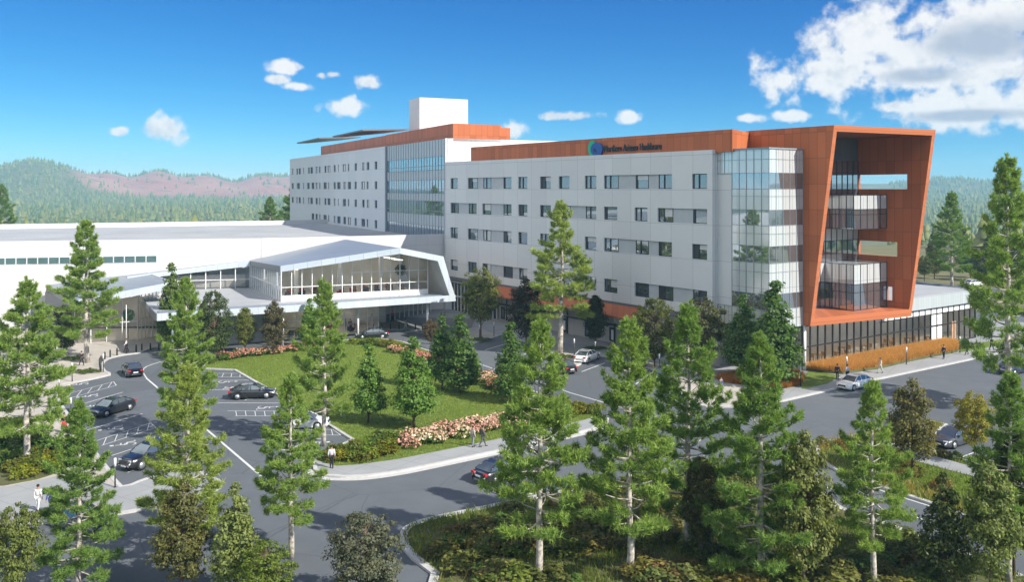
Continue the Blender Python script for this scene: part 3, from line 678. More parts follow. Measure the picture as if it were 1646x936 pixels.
# ribbed glass bay
sp_, gl_, mu = MB(), MB(), MB(); y0 = .35
for z0, z1, k in [(27.3, 30.35, 's'), (24.9, 27.3, 'g'), (23.1, 24.9, 's'), (20.6, 23.1, 'g'), (19.2, 20.6, 's'), (16.6, 19.2, 'g'), (14.6, 16.6, 's'), (11.0, 14.6, 'g')]:
    (sp_ if k == 's' else gl_).quad((xcw, y0, z0), (XW, y0, z0), (XW, y0, z1), (xcw, y0, z1)); mu.box(xcw, XW, y0-.05, y0-.01, z0-.04, z0+.04)
mu.box(xcw, XW, y0-.05, y0-.01, 25.6, 25.7); mu.box(xcw, XW, y0-.05, y0-.01, 21.4, 21.48); mu.box(xcw, XW, y0-.05, y0-.01, 17.3, 17.4)
for k in range(24): x = xcw+(XW-xcw)*k/23; mu.box(x-.035, x+.035, y0-.07, y0-.002, 11, 30.35)
mu.box(xcw-.55, xcw-.05, -.02, .3, 0, ZB-.1)
sp_.build('bay_spandrel', M['ribbed'], tow); gl_.build('bay_glazing', M['glassblue'], tow); mu.build('bay_mullion', M['greymul'], tow)
mb = MB(); mb.quad((XW, .0, 0), (XW, 28, 0), (XW, 28, ZB), (XW, 0, ZB)); mb.box(XW-.4, XW-.002, -.05, .34, 0, ZB)
mb.build('end_wall', M['wallpale'], tow)
mb = MB(); mb.quad((0, .7, ZB-.4), (XW, .7, ZB-.4), (XW, 28, ZB-.4), (0, 28, ZB-.4)); mb.quad((0, 24, 0), (XW, 28, 0), (XW, 28, ZB), (0, 24, ZB)); mb.box(xcw, XW, .36, .8, ZB-.1, ZB-.02); mb.build('roof', M['roofgrey'], tow)
xo0 = LB.x(514, 1.4); xo1 = LB.x(619, 1.2)
mb = MB(); mb.box(xo0, xo1, 1.7, 16, ZB-.5, 33.0); mb.prism([(xo1+.01, 1.4), (XW-.0, 1.4), (XW-.0, 10.8), (xo1+.01, 16)], ZB-.5, 33.05); mb.box(XW-12, XW-.5, 10.9, 12.9, ZB-.5, 32.6)
mb.build('roof_screen', M['orange'], tow)
# two tilted roof canopies
def roof_wing(pts, z):
    mb = MB(); mb.extr(pts, (0, 0, .35)); mb.build('roof_canopy', M['darkfascia'], tow)
def LBp(u, v, y):
    x = LB.x(u, y); return (x, y, LB.z(v, x, y))
for (ut, vt), (um, vm), (ub, vb) in (((494, 230.3), (522, 225.3), (531, 233.5)), ((553, 220.3), (590, 214.5), (587, 223.2))):
    a = LBp(ut, vt, 6); roof_wing([a, (a[0]+3.5, a[1]-4.0, a[2]-.35), (a[0]+27, a[1]-3.0, a[2]+.0), (a[0]+27, a[1]+9, a[2]+.6), (a[0]+5, a[1]+9, a[2]+.9)], 0)
pxo = LB.x(674.4, 6.0)
mb = MB(); mb.box(pxo-6.5, pxo, 6.0, 17, ZB-.4, 40.6); mb.build('lift_tower', M['wallpale'], tow)
# ================================================================ long white building (C)
low = thing('low_building', 'long low white building with flat grey roof and a thin window strip', 'building')
W = [(-190, 111), (-78.4, 136.6), (-40.8, 145), (-14.9, 156.9), (-10.2, 159.5)]
roofpoly = W + [tuple(B2W(XW-2, .6)), tuple(B2W(40, .6)), (-57, 224.5), (-115, 200), (-230, 150)]
mb = MB(); ZC = 13.4; n = len(W)
for a, b in zip(W, W[1:]): mb.obox(a, b, .5, 0, ZC)
mb.build('wall', M['white'], low)
mb = MB(); mb.prism(roofpoly, 12.0, 12.4); mb.build('roof', M['roofgrey'], low)
mb = MB(); q = [(-57.2, 224.2), (-115, 200), (-230, 150)]
for a, b in zip(q, q[1:]): mb.obox(a, b, .5, 11, 13.45)
mb.obox(B2W(44, .3), (-57.2, 224.4), .5, 11, 13.45); mb.build('parapet', M['white'], low)
def onW(u):
    k = (u-CU)/FPX
    for (ax, ay), (bx, by) in zip(W, W[1:]):
        d = (bx-ax)-k*(by-ay)
        t = (k*ay-ax)/d
        if -1e-6 <= t <= 1: return Vector((ax+(bx-ax)*t, ay+(by-ay)*t)), Vector((bx-ax, by-ay)).normalized()
us = np.linspace(-60, 253, 19)
for u0, u1 in zip(us, us[1:]):
    p, d = onW(u0); q, _ = onW(u1); nrm = Vector((d.y, -d.x))
    f = MB(); o_ = nrm*.26
    f.obox(p+o_, q+o_, .10, 9.82, 10.9); w = f.build('window', M['alum'], low)
    g = MB(); e = (q-p).normalized()*.09; g.obox(p+o_*1.35+e, q+o_*1.35-e, .06, 9.9, 10.82); g.build('pane', M['teal'], w)
p, d = onW(53); nrm = Vector((d.y, -d.x)); q, _ = onW(-60)
mb = MB(); mb.obox(p+nrm*.5, q+nrm*.5, .9, 0, 9.6); mb.build('plinth_wall', M['white'], low)
# ================================================================ lobby pavilion (D)
OL = Vector((-44.6, 112.0)); EL = Vector((.8794, .4762)); NL = Vector((-.4762, .8794)); azL = math.atan2(EL.y, EL.x)
def L2W(x, y): return OL + EL*x + NL*y
lob = thing('lobby_pavilion', 'faceted silver roofed glass lobby with a long white framed canopy', 'lobby', (OL.x, OL.y, 0), azL)
mb = MB(); mb.prism([(0, .04), (41.15, .04), (41.15, 15.5), (37, 17), (30, 24), (16, 27.5), (0.5, 31.5), (0, 8)], 4.9, 5.66); mb.build('canopy_roof', M['roofgrey'], lob)
mb = MB(); mb.box(0, 41.2, -.10, .03, 4.85, 5.75); mb.build('canopy_fascia', M['fascia'], lob)
mb = MB(); mb.box(-.13, -.01, -.1, 7.6, 4.85, 5.74); mb.build('canopy_side', M['darkfascia'], lob)  # left side turned from the sun, shade painted as dark grey
mb = MB(); mb.prism([(.3, .4), (40.8, .4), (40.8, 9), (36.6, 13.6), (30, 23), (16, 25.5), (1, 28), (.3, 8)], 4.82, 4.88); mb.build('canopy_soffit', M['soffit'], lob)
mb = MB(); mb.box(.3, 40, .9, 2.4, 5.67, 5.74); mb.build('roof_seam', M['seam'], lob)
FL, PK, CR = (16.8, 5.4, 10.6), (32.5, 0, 12.96), (39.2, 0, 11.5)
FLB, RB, CRB = (16.8, 26.2, 9.9), (32.5, 25, 12.96), (39.2, 22, 11.5)
mb = MB()
mb.extr([FL, PK, RB, FLB], (0, 0, -.5)); mb.extr([PK, CR, CRB, RB], (0, 0, -.5)); mb.build('upper_roof', M['seam'], lob)
fa = MB()
def fas(p, q, h=.8, out=.06):
    p = Vector(p)+Vector((0, 0, .04)); q = Vector(q)+Vector((0, 0, .04)); d = Vector((q.x-p.x, q.y-p.y, 0)).normalized(); o = Vector((d.y, -d.x, 0))*out
    fa.extr([p+o, q+o, q+o-Vector((0, 0, h)), p+o-Vector((0, 0, h))], tuple(-o*2))
fas(FL, PK, .85); fas(PK, CR, .85); fa.extr([(39.25, -.08, 11.54), (41.3, -.08, 4.85), (40.35, -.08, 5.4), (38.35, -.08, 10.9)], (0, .16, 0)); fa.build('frame_fascia', M['fascia'], lob)
mb = MB(); mb.extr([(39.2, .09, 11.5), (41.2, .09, 5.66), (40.4, .09, 5.66), (38.4, .09, 10.9)], (0, 15.5, 0)); mb.build('frame_leg', M['soffit'], lob)
fa = MB(); fa.extr([(16.7, 5.4, 10.64), (16.7, 26.1, 9.94), (16.7, 26.1, 9.1), (16.7, 5.4, 9.75)], (.1, 0, 0)); fa.build('side_fascia', M['darkfascia'], lob)  # shade of the left roof edge is in this dark colour
# upper glazing
GA, GB = Vector((16.9, 5.45)), Vector((38.3, 3.6))
def rooft(x, y):
    if x < 32.5:
        return FL[2] + (x-16.8)/(32.5-16.8)*(PK[2]-FL[2]) - .5 - max(0, (y-5))*.02*(1-(x-16.8)/15.7)
    return PK[2] + (x-32.5)/(6.7)*(CR[2]-PK[2]) - .5
mu = MB(); gq = MB(); sq = MB(); N = 15
for k in range(N):
    a, b = GA.lerp(GB, k/N), GA.lerp(GB, (k+1)/N)
    gq.quad((a.x, a.y, 6.45), (b.x, b.y, 6.45), (b.x, b.y, rooft(b.x, b.y)), (a.x, a.y, rooft(a.x, a.y)))
for k in range(N+1):
    a = GA.lerp(GB, k/N); mu.box(a.x-.05, a.x+.05, a.y-.14, a.y+.02, 5.66, rooft(a.x, a.y))
mu.obox(GA+Vector((0, -.05)), GB+Vector((0, -.05)), .1, 7.55, 7.65); mu.obox(GA.lerp(GB, .45)+Vector((0, -.05)), GB+Vector((0, -.05)), .1, 9.3, 9.4)
sq.obox(GA, GB, .08, 5.66, 6.45); sq.build('base_panel', M['lamphead'], lob)
for k in range(16):
    y = 5.6+20.0*k/15; mu.box(16.82, 16.98, y-.05, y+.05, 5.66, 9.95-.03*k)
mu.box(16.82, 16.94, 5.5, 25.8, 7.55, 7.65)
gq.quad((16.9, 5.5, 5.66), (16.9, 25.8, 5.66), (16.9, 25.8, 9.6), (16.9, 5.5, 10.1)); mu.build('upper_mullion', M['alum'], lob)
# link glazing to the left
K0, K1 = Vector((1.6, 28.6)), Vector((16.8, 25.0))
for k in range(8):
    a = K0.lerp(K1, k/7); mu2 = None
lk_ = MB()
for k in range(8): a = K0.lerp(K1, k/7); lk_.box(a.x-.06, a.x+.06, a.y-.12, a.y, 5.66, 7.6+1.7*k/7)
lk_.obox(K0, K1, .1, 7.0, 7.1); lk_.build('link_mullion', M['alum'], lob)
gq.quad((*K0, 5.66), (*K1, 5.66), (*K1, 9.3), (*K0, 7.6))
fa = MB(); fa.extr([(*(K0-Vector((2.5, 0))), 7.9), (*(K1+Vector((0, -.4))), 9.98), (*(K1+Vector((0, -.4))), 9.15), (*(K0-Vector((2.5, 0))), 7.4)], (.1, .9, 0)); fa.build('link_fascia', M['fascia'], lob)
mb = MB(); mb.extr([(-.9, 29.3, 7.8), (16.75, 25.0, 9.85), (17, 29, 9.85), (-.9, 33.5, 7.8)], (0, 0, -.1)); mb.build('link_roof', M['seam'], lob)
gq.build('upper_glazing', M['clear'], lob)
mb = MB()
mb.extr([(17.2, 18, 5.7), (38, 15, 5.7), (38, 15, 11.1), (32.5, 15.8, 12.2), (17.2, 18, 9.5)], (0, .3, 0)); mb.obox((1, 31.0), (16.5, 27.0), .3, 5.7, 7.7); mb.build('upper_inner_wall', M['beige'], lob)
mb = MB(); mb.prism([(17, 5.6), (38.3, 3.8), (38.3, 15), (17, 18)], 5.67, 5.72); mb.build('upper_floor', M['tile'], lob)
mb = MB()
for x in (20, 26.5, 33): mb.box(x-.25, x+.25, 9, 9.5, 5.7, rooft(x, 9)-.1)
mb.build('upper_column', M['lamphead'], lob)
for x in (19, 23, 27, 31, 35): mb = MB(); mb.box(x, x+.7, 7, 13.5, rooft(x, 14)-.42 if x < 33 else 10.6, rooft(x, 14)-.36 if x < 33 else 10.66); mb.build('ceiling_light', M['ceilinglight'], lob)
for x in (20, 24, 28): mb = MB(); mb.box(x, x+.6, 7.5, 13, 4.72, 4.79); mb.build('ceiling_light', M['ceilinglight'], lob)
# ground floor
mb = MB(); mb.obox((6, 6.2), (17.5, 6.2), .3, .12, 4.85); mb.obox((17.5, 16.5), (36, 15), .3, .12, 4.85); mb.obox((6, 6.2), (6, 16), .3, .12, 4.85); mb.build('ground_wall', M['wallbase'], lob)
mb = MB(); mb.obox((17.7, 16.2), (35.8, 14.7), .1, .2, 4.8); mb.build('ground_inner_wall', M['beige'], lob)
gq = MB(); mu = MB()
H0, H1 = Vector((17.6, 6.2)), Vector((31.5, 6.2))
gq.quad((*H0, .15), (*H1, .15), (*H1, 4.8), (*H0, 4.8)); gq.quad((*H1, .15), (34.5, 14.6, .15), (34.5, 14.6, 4.8), (*H1, 4.8))
for k in range(9): a = H0.lerp(H1, k/8); mu.box(a.x-.05, a.x+.05, a.y-.12, a.y, .13, 4.82)
for k in range(8): a = H1.lerp(Vector((34.5, 14.6)), k/7); mu.box(a.x-.05, a.x+.09, a.y-.06, a.y+.06, .13, 4.82)
mu.obox(H0, H1, .1, 2.6, 2.7); mu.obox(H1, (34.5, 14.6), .1, 2.6, 2.7)
gq.build('ground_glazing', M['clear'], lob); mu.build('ground_mullion', M['alum'], lob)
mb = MB(); mb.prism([(17.6, 6.3), (31.4, 6.3), (34.3, 14.6), (17.6, 16)], .134, .16); mb.build('ground_floor', M['tile'], lob)
for x, y, r in ((37.3, 1.3, .17), (16.0, .9, .17), (27.0, 2.2, .15), (2.0, .9, .15)):
    mb = MB(); mb.tube([(x, y, .12), (x, y, 4.83)], r, 10); mb.build('column', M['lamphead'], lob)
# glazed link from the lobby to the main wing
lk = thing('glazed_link', 'low glazed corridor joining the lobby and the grey main wing', 'corridor', (OL.x, OL.y, 0), azL)
mb = MB(); mb.prism([(35, 14.7), (47.5, 22.5), (46, 27), (33, 22)], 4.4, 4.86); mb.build('roof', M['darkfascia'], lk)
gq, mu = MB(), MB(); a, b = Vector((35, 15)), Vector((47, 22.7))
gq.quad((*a, .15), (*b, .15), (*b, 4.4), (*a, 4.4))
for k in range(12): p = a.lerp(b, k/11); mu.box(p.x-.05, p.x+.05, p.y-.1, p.y, .13, 4.42)
mu.obox(a, b, .1, 2.6, 2.7); gq.build('glazing', M['clear'], lk); mu.build('mullion', M['alum'], lk)
mb = MB(); mb.obox((33.5, 21), (45, 26), .3, .12, 4.4); mb.build('inner_wall', M['beige'], lk)
# furniture and planting seen through the lobby glass
def lounge(x, y, z, lab, col):
    t = thing('lounge_chair', lab, 'chair', (*L2W(x, y), z), azL+rnd.uniform(-1, 1), 'lounge chairs inside the lobby')
    q = MB(); q.box(-.38, .38, -.38, .38, .12, .44); q.build('seat', col, t)
    q = MB(); q.box(-.38, .38, .26, .4, .44, .85); q.build('backrest', col, t)
    for s in (-1, 1): q = MB(); q.box(s*.34-.05, s*.34+.05, -.36, .26, .44, .6); q.build('armrest', col, t)
mc = [nm('navy_upholstery', (.05, .07, .10), .8, .2, 5), nm('red_upholstery', (.36, .06, .05), .8, .2, 5), nm('tan_upholstery', (.30, .20, .12), .8, .2, 5)]
names = ['navy', 'red', 'tan']
for k in range(24):
    x = 18.5+k*.78; lounge(x, 8.2+(k*7 % 5)*1.2, 5.72, names[k % 3]+' lounge chair behind the upper lobby glazing', mc[k % 3])
for k in range(8): lounge(19+k*1.5, 8.5+(k % 3)*1.6, .16, names[k % 3]+' lounge chair behind the lower lobby glazing', mc[k % 3])
# ================================================================ entrance pavilion (D1)
ent = thing('entrance_pavilion', 'glass entrance hall under one tilted silver metal roof', 'entrance hall')
FR, FLt, BL, BR = Vector((-47.2, 124, 8.5)), Vector((-58.6, 119, 6.5)), Vector((-71, 136, 6.8)), Vector((-58.3, 142, 8.2))
mb = MB(); mb.extr([FR-Vector((0, 0, .06)), FLt-Vector((0, 0, .06)), BL-Vector((0, 0, .06)), BR-Vector((0, 0, .06))], (0, 0, -.5)); mb.build('roof', M['seam'], ent)
fa = MB()
def fas3(p, q, h, mb_):
    d = Vector((q.x-p.x, q.y-p.y, 0)).normalized(); o = Vector((-d.y, d.x, 0))*.07
    mb_.extr([p+o, q+o, q+o-Vector((0, 0, h)), p+o-Vector((0, 0, h))], tuple(-o*2))
fas3(FR, FLt, .95, fa); fas3(BR, FR, .9, fa); fa.build('fascia', M['fascia'], ent)
fa = MB(); fas3(FLt, BL, .9, fa); fa.build('side_fascia', M['darkfascia'], ent)  # shaded roof edge, darkness painted into the fascia colour
e0, e1, e2 = Vector((-60.0, 122.4)), Vector((-52.8, 125.8)), Vector((-50.9, 130.2)); e00 = Vector((-70.3, 134.5))
mb = MB(); d = (e00-e0)
mb.add([(*e0, .12), (*e00, .12), (*e00, 6.3), (*e0, 6.0)], [[0, 1, 2, 3]]); mb.obox(e0+d*.02, e00, .3, .12, 5.9); mb.build('side_wall', M['darkwall'], ent)  # wall away from the sun, its shade painted into the cladding colour
gq, mu = MB(), MB()
gq.quad((*e0, .15), (*e1, .15), (*e1, 7.0), (*e0, 6.0)); gq.quad((*e1, .15), (*e2, .15), (*e2, 7.4), (*e1, 7.0))
e3 = Vector((-50.2, 136)); gq.quad((*e2, .15), (*e3, .15), (*e3, 7.4), (*e2, 7.4))
for k in range(5): p = e0.lerp(e1, k/4); mu.box(p.x-.05, p.x+.05, p.y-.1, p.y, .13, 6+1.0*k/4)
for a, b, n in ((e1, e2, 7), (e2, e3, 4)):
    for k in range(n+1): p = a.lerp(b, k/n); mu.box(p.x-.05, p.x+.05, p.y-.06, p.y+.06, .13, 7.1)
    for z in (1.9, 3.1, 4.9, 6.0): mu.obox(a, b, .09, z, z+.08)
mu.obox(e0, e1, .1, 2.7, 2.8); gq.build('glazing', M['clear'], ent); mu.build('mullion', M['alum'], ent)
mb = MB(); mb.obox((-68, 137), (-52, 138.5), .3, .12, 7.2); mb.build('inner_wall', M['beige'], ent)
for k in range(3): mb = MB(); mb.box(-62+k*3.5, -61.2+k*3.5, 127, 134, 6.05-.0, 6.12); mb.build('ceiling_light', M['ceilinglight'], ent)
mb = MB(); mb.prism([tuple(e0), tuple(e1), tuple(e2), tuple(e3), (-68, 136)], .13, .17); mb.build('inner_floor', M['tile'], ent)
# ================================================================ vegetation
def tri_cloud(name, tris, m):
    v = np.asarray(tris, np.float32).reshape(-1, 3); return npmesh(name, v, np.arange(len(v)), 3, m)
def quad_cloud(name, quads, m):
    v = np.asarray(quads, np.float32).reshape(-1, 3); return npmesh(name, v, np.arange(len(v)), 4, m)
def rv(rs): v = rs.normal(size=3); return v/np.linalg.norm(v)
def tuft(rs, out, p, d, size, n, w):
    for _ in range(n):
        b = d*.55 + rv(rs)*.85 + np.array((0, 0, .25)); b /= np.linalg.norm(b)
        s = np.cross(b, rv(rs)); s /= np.linalg.norm(s)+1e-9
        o = p + rv(rs)*size*.22; L = size*rs.uniform(.7, 1.25)
        out.append((o - s*w*.5, o + s*w*.5, o + b*L + s*w*.15))
def make_pine(name, seed, h=14.0, bare=.2, wid=.2, dens=1.0, gap=0.0):
    rs = np.random.RandomState(seed); tb = MB(); tr = []
    wob = [np.array((rs.normal()*.07, rs.normal()*.07)) for _ in range(9)]
    def axis(z): t = z/h*8; i = int(min(7, t)); f = t-i; a = wob[i]*(1-f)+wob[i+1]*f; return np.array((a[0], a[1], z))
    tb.tube([axis(h*k/12) for k in range(13)], [.235*(1-k/12.4)**.8*h/14 for k in range(13)], 8)
    z = bare*h
    while z < h*.965:
        f = (z-bare*h)/(h*(1-bare))
        prof = (1-f)**.85*(.72+.28*min(1, f*6))+.02
        n = 5 if rs.rand() < .5 else 6; a0 = rs.rand()*6.28; tier = rs.uniform(.72, 1.15)
        for k in range(n):
            L = max(.42-.26*f, wid*h*prof*tier*rs.uniform(.72, 1.15)); az = a0+6.283*k/n+rs.normal()*.25
            if rs.rand() < gap: continue
            el = R(-10+48*f+rs.normal()*8); dr = np.array((math.cos(az), math.sin(az), 0)); sd = np.array((-dr[1], dr[0], 0))
            base = axis(z+rs.uniform(-.15, .15)); pts = []
            for s in np.linspace(0, 1, 5):
                pts.append(base + dr*L*s*math.cos(el) + np.array((0, 0, L*(math.sin(el)*s - .12*s + .30*s*s)))+sd*L*.06*math.sin(s*5+k))
            r0 = max(.018, .05*L/2.5)
            tb.tube([tuple(p) for p in pts], [r0*(1-.75*s) for s in np.linspace(0, 1, 5)], 4, cap=False)
            nc = max(3, int(L*3.2+2)); cen = [(rs.uniform(.38, 1.0)**.75, rs.uniform(-1, 1)) for _ in range(nc)]+[(1.0, 0.)]; nt = int((11+L*14.5)*dens)
            for q in range(nt):
                c_ = cen[q % len(cen)]; s = min(1.03, max(.25, c_[0]+rs.normal()*.06)); i = min(3, int(s*4)); g = s*4-i
                p = pts[i]*(1-g)+pts[i+1]*g if s <= 1 else pts[4]
                lat = c_[1]*.36*L*(1.15-s*.75)+rs.normal()*.13; p = p + sd*lat + np.array((0, 0, rs.uniform(-.10, .26)+abs(lat)*.14))
                d = dr*.7 + sd*np.sign(lat)*.5 + np.array((0, 0, .45))
                tuft(rs, tr, p, d, rs.uniform(.22, .40)*(1.05-.36*f), 17, .05)
        z += rs.uniform(.46, .80)*h/14*(1.15-.45*f)
    for q in range(int(34*dens)):
        zz = h*(1-.10*rs.rand()**1.4); tuft(rs, tr, axis(min(zz, h)), np.array((rs.normal()*.45, rs.normal()*.45, 1.5)), .22+1.1*(1-zz/h), 12, .05)
    return tb.mesh(name+'_trunk', M['bark']), tri_cloud(name+'_needles', tr, M['needles'])
def make_leafy(name, seed, h=8.0, shape='cone', bare=.18, wid=.28, nclump=95, leaf=.20, nleaf=44, bark='barkbrown'):
    rs = np.random.RandomState(seed); tb = MB(); q4 = []
    tb.tube([(0, 0, 0), (.03*h/8, 0, h*.3), (-.02, .03, h*.6), (0, 0, h*.93)], [.12*h/8, .09*h/8, .06*h/8, .015], 7)
    cl = []
    while len(cl) < nclump:
        f = rs.rand()
        if shape == 'cone': rr = wid*h*((1-f)**.85)*(.62+.38*min(1, f*6)); dens = (1-f)**1.2+.12
        elif shape == 'oval': rr = wid*h*math.sqrt(max(.02, 1-(2*f-.92)**2))*(1.0-.25*f); dens = 1-(2*f-1)**2*.7
        else: rr = wid*h*math.sqrt(max(.03, 1-(2*f-1)**2)); dens = 1-(2*f-1)**2*.75
        if rs.rand() > dens: continue
        a = rs.rand()*6.283; r = rr*math.sqrt(rs.uniform(.10, 1.0))*rs.uniform(.82, 1.12)
        cl.append((r*math.cos(a), r*math.sin(a), h*(bare+(1-bare)*f*.97), f, rr))
    for (x, y, z, f, rr) in cl:
        c = np.array((x, y, z)); rc = rs.uniform(.055, .095)*h*(1.0-.35*f)
        if rs.rand() < .5:
            tb.tube([(0, 0, max(.1*h, z-.12*h)), (x*.6, y*.6, z-.04*h), (x, y, z)], [.035*h/8, .022*h/8, .01], 4, cap=False)
        o = np.array((x, y, 0)); o /= (np.linalg.norm(o)+.3)
        for _ in range(nleaf):
            d = rv(rs); p = c + d*rc*rs.uniform(.45, 1.0)*np.array((1.15, 1.15, .72))
            nrm = d*.6 + o*.4 + np.array((0, 0, .55)) + rv(rs)*.6; nrm /= np.linalg.norm(nrm)
            a = np.cross(nrm, rv(rs)); a /= np.linalg.norm(a)+1e-9; b = np.cross(nrm, a); s = leaf*h/8*rs.uniform(.6, 1.2)
            q4.append((p-a*s*.5, p+b*s*.32, p+a*s*.5, p-b*s*.32))
    return tb.mesh(name+'_trunk', M[bark]), quad_cloud(name+'_leaves', q4, M['leaves'])
def make_shrub(name, seed, h=1.0, n=20, leaf=.13, nl=26, flowers=False):
    rs = np.random.RandomState(seed); q4 = []; fl = []
    for _ in range(n):
        a = rs.rand()*6.283; r = .62*h*math.sqrt(rs.rand()); z = h*(.12+.72*math.sqrt(max(0, 1-(r/(.68*h))**2))*rs.uniform(.35, 1))
        c = np.array((r*math.cos(a), r*math.sin(a), z))
        for _ in range(nl):
            d = rv(rs); p = c+d*.21*h*rs.uniform(.5, 1); p[2] = max(.03, p[2]); nrm = d*.6+np.array((0, 0, .5))+rv(rs)*.5; nrm /= np.linalg.norm(nrm)
            aa = np.cross(nrm, rv(rs)); aa /= np.linalg.norm(aa)+1e-9; b = np.cross(nrm, aa); s = leaf*h*rs.uniform(.6, 1.25)
            q4.append((p-aa*s*.6, p+b*s*.4, p+aa*s*.6, p-b*s*.4))
        if flowers:
            for _ in range(9):
                d = rv(rs); d[2] = abs(d[2])*.9+.1; p = c+d*.25*h
                nrm = d+rv(rs)*.5; nrm /= np.linalg.norm(nrm); aa = np.cross(nrm, rv(rs)); aa /= np.linalg.norm(aa)+1e-9; b = np.cross(nrm, aa); s = .16*h*rs.uniform(.6, 1.2)
                fl.append((p-aa*s*.5, p-b*s*.5, p+aa*s*.5, p+b*s*.5))
    return quad_cloud(name, q4, M['leaves']), (quad_cloud(name+'_blossom', fl, M['petal']) if fl else None)
PINES = [make_pine('pine_a', 11, 14, .2, .255, 1.0), make_pine('pine_b', 23, 14, .22, .25, 1.05, .05), make_pine('pine_c', 37, 14, .17, .265, .95, .08), make_pine('pine_d', 52, 14, .26, .255, 1.0, .1), make_pine('pine_e', 68, 14, .12, .265, 1.1)]
LEAFY = {'cone': [make_leafy('cone_a', 3, 8, 'cone', .16, .26, 190, .26), make_leafy('cone_b', 5, 8, 'cone', .12, .24, 190, .26), make_leafy('cone_c', 8, 8, 'cone', .2, .30, 180, .26)],
         'oval': [make_leafy('oval_a', 13, 8, 'oval', .22, .25, 190, .25), make_leafy('oval_b', 14, 8, 'oval', .18, .30, 220, .25)],
         'round': [make_leafy('round_a', 17, 8, 'round', .26, .36, 240, .25), make_leafy('round_b', 19, 8, 'round', .15, .40, 280, .25)]}
SHRUB = [make_shrub('shrub_a', 31), make_shrub('shrub_b', 32)]
FLOWER = [make_shrub('flower_a', 41, flowers=True), make_shrub('flower_b', 43, flowers=True)]
PINE_ROOT = {}; LEAF_ROOT = {}
def place_tree(name, label, cat, tm, h0, x, y, h, col, rz, wx=1.0, group=None, z=0.0):
    t = thing(name, label, cat, (x, y, z), rz, group); s = h/h0; t.scale = (s*wx, s*wx, s)
    a = link('trunk', tm[0], t); c = link('crown', tm[1], t); c.color = (*col, 1); return t
GP = (.245, .365, .098); GPD = (.195, .315, .088); GPL = (.315, .405, .115)
def pine(k, u, vt, vb, label, col=GP, w=1.0, rz=None, name='pine_tree', group=None, dz=0.0):
    x, y = G(u, vb); h = (EYE-(vt-HV)*y/FPX)
    return place_tree(name, label, 'pine tree', PINES[k], 14.0, x, y, h-dz, col, rnd.uniform(0, 6.28) if rz is None else rz, w, group, dz)
def leafy(kind, k, u, vt, vb, label, col, w=1.0, name='tree', cat='tree', group=None, dz=.1):
    x, y = G(u, vb); h = (EYE-(vt-HV)*y/FPX)
    return place_tree(name, label, cat, LEAFY[kind][k], 8.0, x, y, h-dz, col, rnd.uniform(0, 6.28), w, group, dz)
# ---- pines
pine(1, 43, 447, 752, 'tall pine in the green shrub bed at the far left edge', GP, 1.05)
pine(0, 139, 355, 585, 'tall pine on the entrance plaza between the bench walk and the glass entrance hall', GP, 1.05)
pine(4, 127, 642, 945, 'pine in the near left corner beside the walk leading in from the left', GPD, .95)
pine(0, 299, 447, 705, 'pine beside the drive in front of the left canopy tip, behind a brighter pine', GP, .9)
pine(2, 302, 583, 905, 'bright pine standing over the parked SUV with a brown shrubby tree at its foot', GPL, 1.0)
pine(3, 468, 600, 900, 'pale green pine in front of the white car and the left corner of the lawn', GP, .98)
pine(1, 521, 447, 718, 'pine at the left corner of the lawn hedge, crown before the lobby glass', GP, .88)
pine(3, 902, 322, 569, 'tall pale trunked pine on the paving in front of the long grey facade', GPL, 1.1)
pine(1, 867, 510, 935, 'white barked pine at the left end of the foreground bed, beside the black sedan', GP, .88)
pine(0, 1011, 512, 930, 'pine in the foreground bed second from the bed tip, clear of the sedan', GP, .92)
pine(2, 1106, 486, 885, 'pine in the foreground bed just left of the dark brown leafy tree', GPD, .9)
pine(4, 1222, 535, 935, 'large foreground pine in front of the two dark conical trees by the glass corner', GPD, .95)
pine(3, 1403, 612, 945, 'pine at the edge of the bed, before the right hand drive and white sedan', GP, .95)
pine(2, 1619, 250, 655, 'tallest pine, at the right edge of the picture beside the road', GP, .80, .4)
pine(0, 1624, 600, 938, 'pine in the near right corner below the tallest pine', GPD, .95)
pine(2, 1530, 308, 460, 'pine behind the annex roof to the right of the terracotta frame', GPD, 1.0)
pine(4, 3, 296, 400, 'pine top rising behind the far left of the long white roof', GPD, 1.1)
pine(1, 474, 298, 402, 'bushy pine behind the white roof at the far end of the tower', GPD, 1.5)
pine(4, 434, 316, 398, 'smaller pine behind the white roof, left of the bushy one by the tower', GPD, 1.3)
# ---- leafy conical trees on and around the lawn
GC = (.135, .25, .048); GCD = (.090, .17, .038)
leafy('cone', 0, 592, 550, 682, 'young conical tree on the lawn, left of the pair in the open grass', GC)
leafy('cone', 2, 665, 538, 690, 'young conical tree on the lawn nearest the pink flower bed', GC)
leafy('cone', 1, 739, 502, 634, 'conical tree at the right edge of the lawn, right of two touching crowns', GCD, 1.1)
leafy('cone', 0, 711, 505, 628, 'conical tree at the right edge of the lawn, left of two touching crowns', GCD, 1.0)
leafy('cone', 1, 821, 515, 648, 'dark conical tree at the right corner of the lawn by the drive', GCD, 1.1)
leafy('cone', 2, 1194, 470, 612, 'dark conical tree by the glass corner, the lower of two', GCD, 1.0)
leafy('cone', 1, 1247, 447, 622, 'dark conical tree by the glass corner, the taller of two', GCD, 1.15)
leafy('cone', 0, 498, 478, 560, 'conical tree on the canopy side of the lawn, half behind the corner pine', GC, 1.0)
leafy('cone', 2, 762, 560, 620, 'small tree at the flower border behind the lawn, beside two touching crowns', GC, .8)
